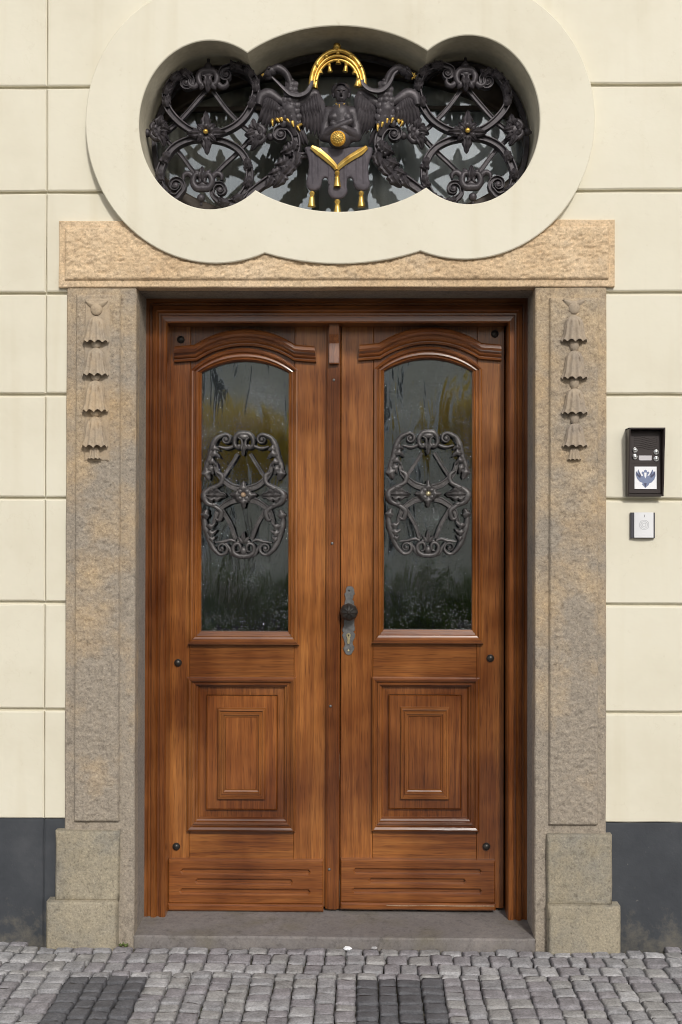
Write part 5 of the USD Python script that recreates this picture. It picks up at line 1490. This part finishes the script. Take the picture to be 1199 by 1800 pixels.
# ------------------------------------------------------------------ litter on the stones
for px, py, r, lab in ((611, 1667, .009, 'crumpled white paper scrap on the cobbles before the door'), (18 + 640, 1738 - 72, .006, 'small pale pebble on the cobbles by the threshold')):
    v = _w + _r * (px - 599.5) / F - _u * (py - 900) / F
    p = CAM + v * (0.012 - CAM[2]) / v[2]
    m = trimesh.creation.icosphere(2, 1.0)
    m.vertices *= (0.7 + 0.7 * meshkit.noise(m.vertices * 2.3 + px, 4))[:, None] * np.array([r * 1.5, r, r * .7])
    m.apply_translation(p)
    t = Thing('paper_scrap' if px == 611 else 'pebble', lab, 'litter' if px == 611 else 'pebble', p)
    t.part('body', m, 'card_white' if px == 611 else 'cobble_pale', smooth=30)

wp = np.array([X(221, 0, 1655), -0.022, 0.0])
t = Thing('weed', 'tiny green weed at the foot of the left stone jamb beside the threshold', 'weed', wp)
mottled('weed_leaf', [(0.3, (0.06, 0.09, 0.02)), (0.7, (0.11, 0.14, 0.035))], scale=40, fine=90, rough=0.6)
g_ = np.random.default_rng(3)
lv = []
for k in range(8):
    a, L = g_.uniform(-1.3, 1.3), g_.uniform(.007, .015)
    b = np.array([wp[0] + g_.uniform(-.016, .016), g_.uniform(0, .006)])
    lv.append(leaf(b, b + L * np.array([math.sin(a), math.cos(a)]), .004, wp[1] + g_.uniform(-.012, .008), .004, 0, nu=6, nv=3, thick=.0008))
t.part('leaves', lv, 'weed_leaf', smooth=True, kind='stuff')

# ------------------------------------------------------------------ across the street (seen only mirrored in glass, and it shades the sky)
mottled('facade_ochre', [(0.3, (0.56, 0.52, 0.44)), (0.7, (0.64, 0.60, 0.52))], scale=1.5, fine=20, rough=0.85, fine_amt=0.1)
mottled('roof_tile', [(0.3, (0.20, 0.07, 0.04)), (0.7, (0.28, 0.10, 0.06))], scale=3, fine=30, rough=0.8)
mottled('bark', [(0.3, (0.07, 0.055, 0.04)), (0.7, (0.12, 0.10, 0.075))], scale=6, fine=40, rough=0.9)
plain('window_dark', (0.02, 0.022, 0.025), 0.12)
for nm, c in (('leaf_green', (0.15, 0.21, 0.04)), ('leaf_yellow', (0.60, 0.45, 0.06))):
    mat(nm, {'d': ('diffuse_bsdf', {'color': c}), 't': ('translucent_bsdf', {'color': tuple(1.3 * q for q in c)}), 'm': ('mix_closure', {'fac': 0.6})}, [('d.BSDF', 'm.closure1'), ('t.BSDF', 'm.closure2')], surface='m.closure')
ob = Thing('opposite_house', 'pale townhouse across the street with rows of dark windows', 'house', (0, -19, -.11))
ob.part('wall', box(-16, 16, -25, -18, -.12, 6.0), 'facade_ochre', smooth=False)
ob.part('roof', trimesh.convex.convex_hull(np.array([(x, y, z) for x in (-16.3, 16.3) for y, z in ((-25.3, 6.0), (-17.6, 6.0), (-21.5, 7.2))])), 'roof_tile', smooth=False)
for k in range(2):
    for j in range(9):
        x = -13.6 + 3.4 * j
        z = 0.9 + 2.5 * k
        w = ob.part('window', [box(x - .62, x - .52, -18.02, -17.94, z, z + 1.6), box(x + .52, x + .62, -18.02, -17.94, z, z + 1.6), box(x - .62, x + .62, -18.03, -17.93, z + 1.6, z + 1.72), box(x - .66, x + .66, -18.03, -17.88, z - .1, z)], 'card_white', smooth=False)
        ob.part('pane', box(x - .52, x + .52, -18.01, -17.98, z, z + 1.6), 'window_dark', parent=w, smooth=False)


def leaves(n, c, r, size, seed):
    g = np.random.default_rng(seed)
    d_ = g.normal(size=(n, 3))
    d_ /= np.linalg.norm(d_, axis=1, keepdims=True)
    p = np.asarray(c) + d_ * (g.uniform(.25, 1, n) ** .4)[:, None] * np.asarray(r) * (0.75 + .5 * meshkit.noise(d_ * 2.2 + seed, seed))[:, None]
    a, b = g.normal(size=(n, 3)), g.normal(size=(n, 3))
    a /= np.linalg.norm(a, axis=1, keepdims=True)
    b = np.cross(a, b)
    b /= np.linalg.norm(b, axis=1, keepdims=True)
    s = g.uniform(.6, 1.3, n)[:, None] * size
    v = np.stack([p - a * s, p + b * s * .45, p + a * s, p - b * s * .45], 1).reshape(-1, 3)
    i = np.arange(n)[:, None] * 4
    return quads(v, i + np.array([0, 1, 2, 3]))


for x, y, zc, r, mt, lab in ((-1.9, -13.5, 2.7, (1.3, 1.2, .65), 'leaf_yellow', 'yellow leaved street tree left across the street'), (2.3, -13.8, 3.0, (1.2, 1.2, .75), 'leaf_yellow', 'yellow leaved street tree right across the street'), (8.6, -13.0, 3.4, (1.6, 1.5, 1.4), 'leaf_green', 'green street tree far right across the street')):
    t = Thing('street_tree', lab, 'tree', (x, y, -.11))
    t.part('trunk', trimesh.creation.cone(radius=.16, height=3.4, sections=10, transform=trimesh.transformations.translation_matrix((x, y, -.12))), 'bark', smooth=True)
    t.part('crown', leaves(1500, (x, y, zc), r, .11, int(x * 7 + 50)), mt, smooth=False)
t = Thing('hedge', 'clipped green hedge along the far side of the street', 'hedge', (0, -11, -.11))
t.part('foliage', trimesh.util.concatenate([leaves(900, (x, -11.2, .35), (.9, .45, .5), .07, 300 + k) for k, x in enumerate(np.arange(-6, 6.5, 1.4))]), 'leaf_green', smooth=False)
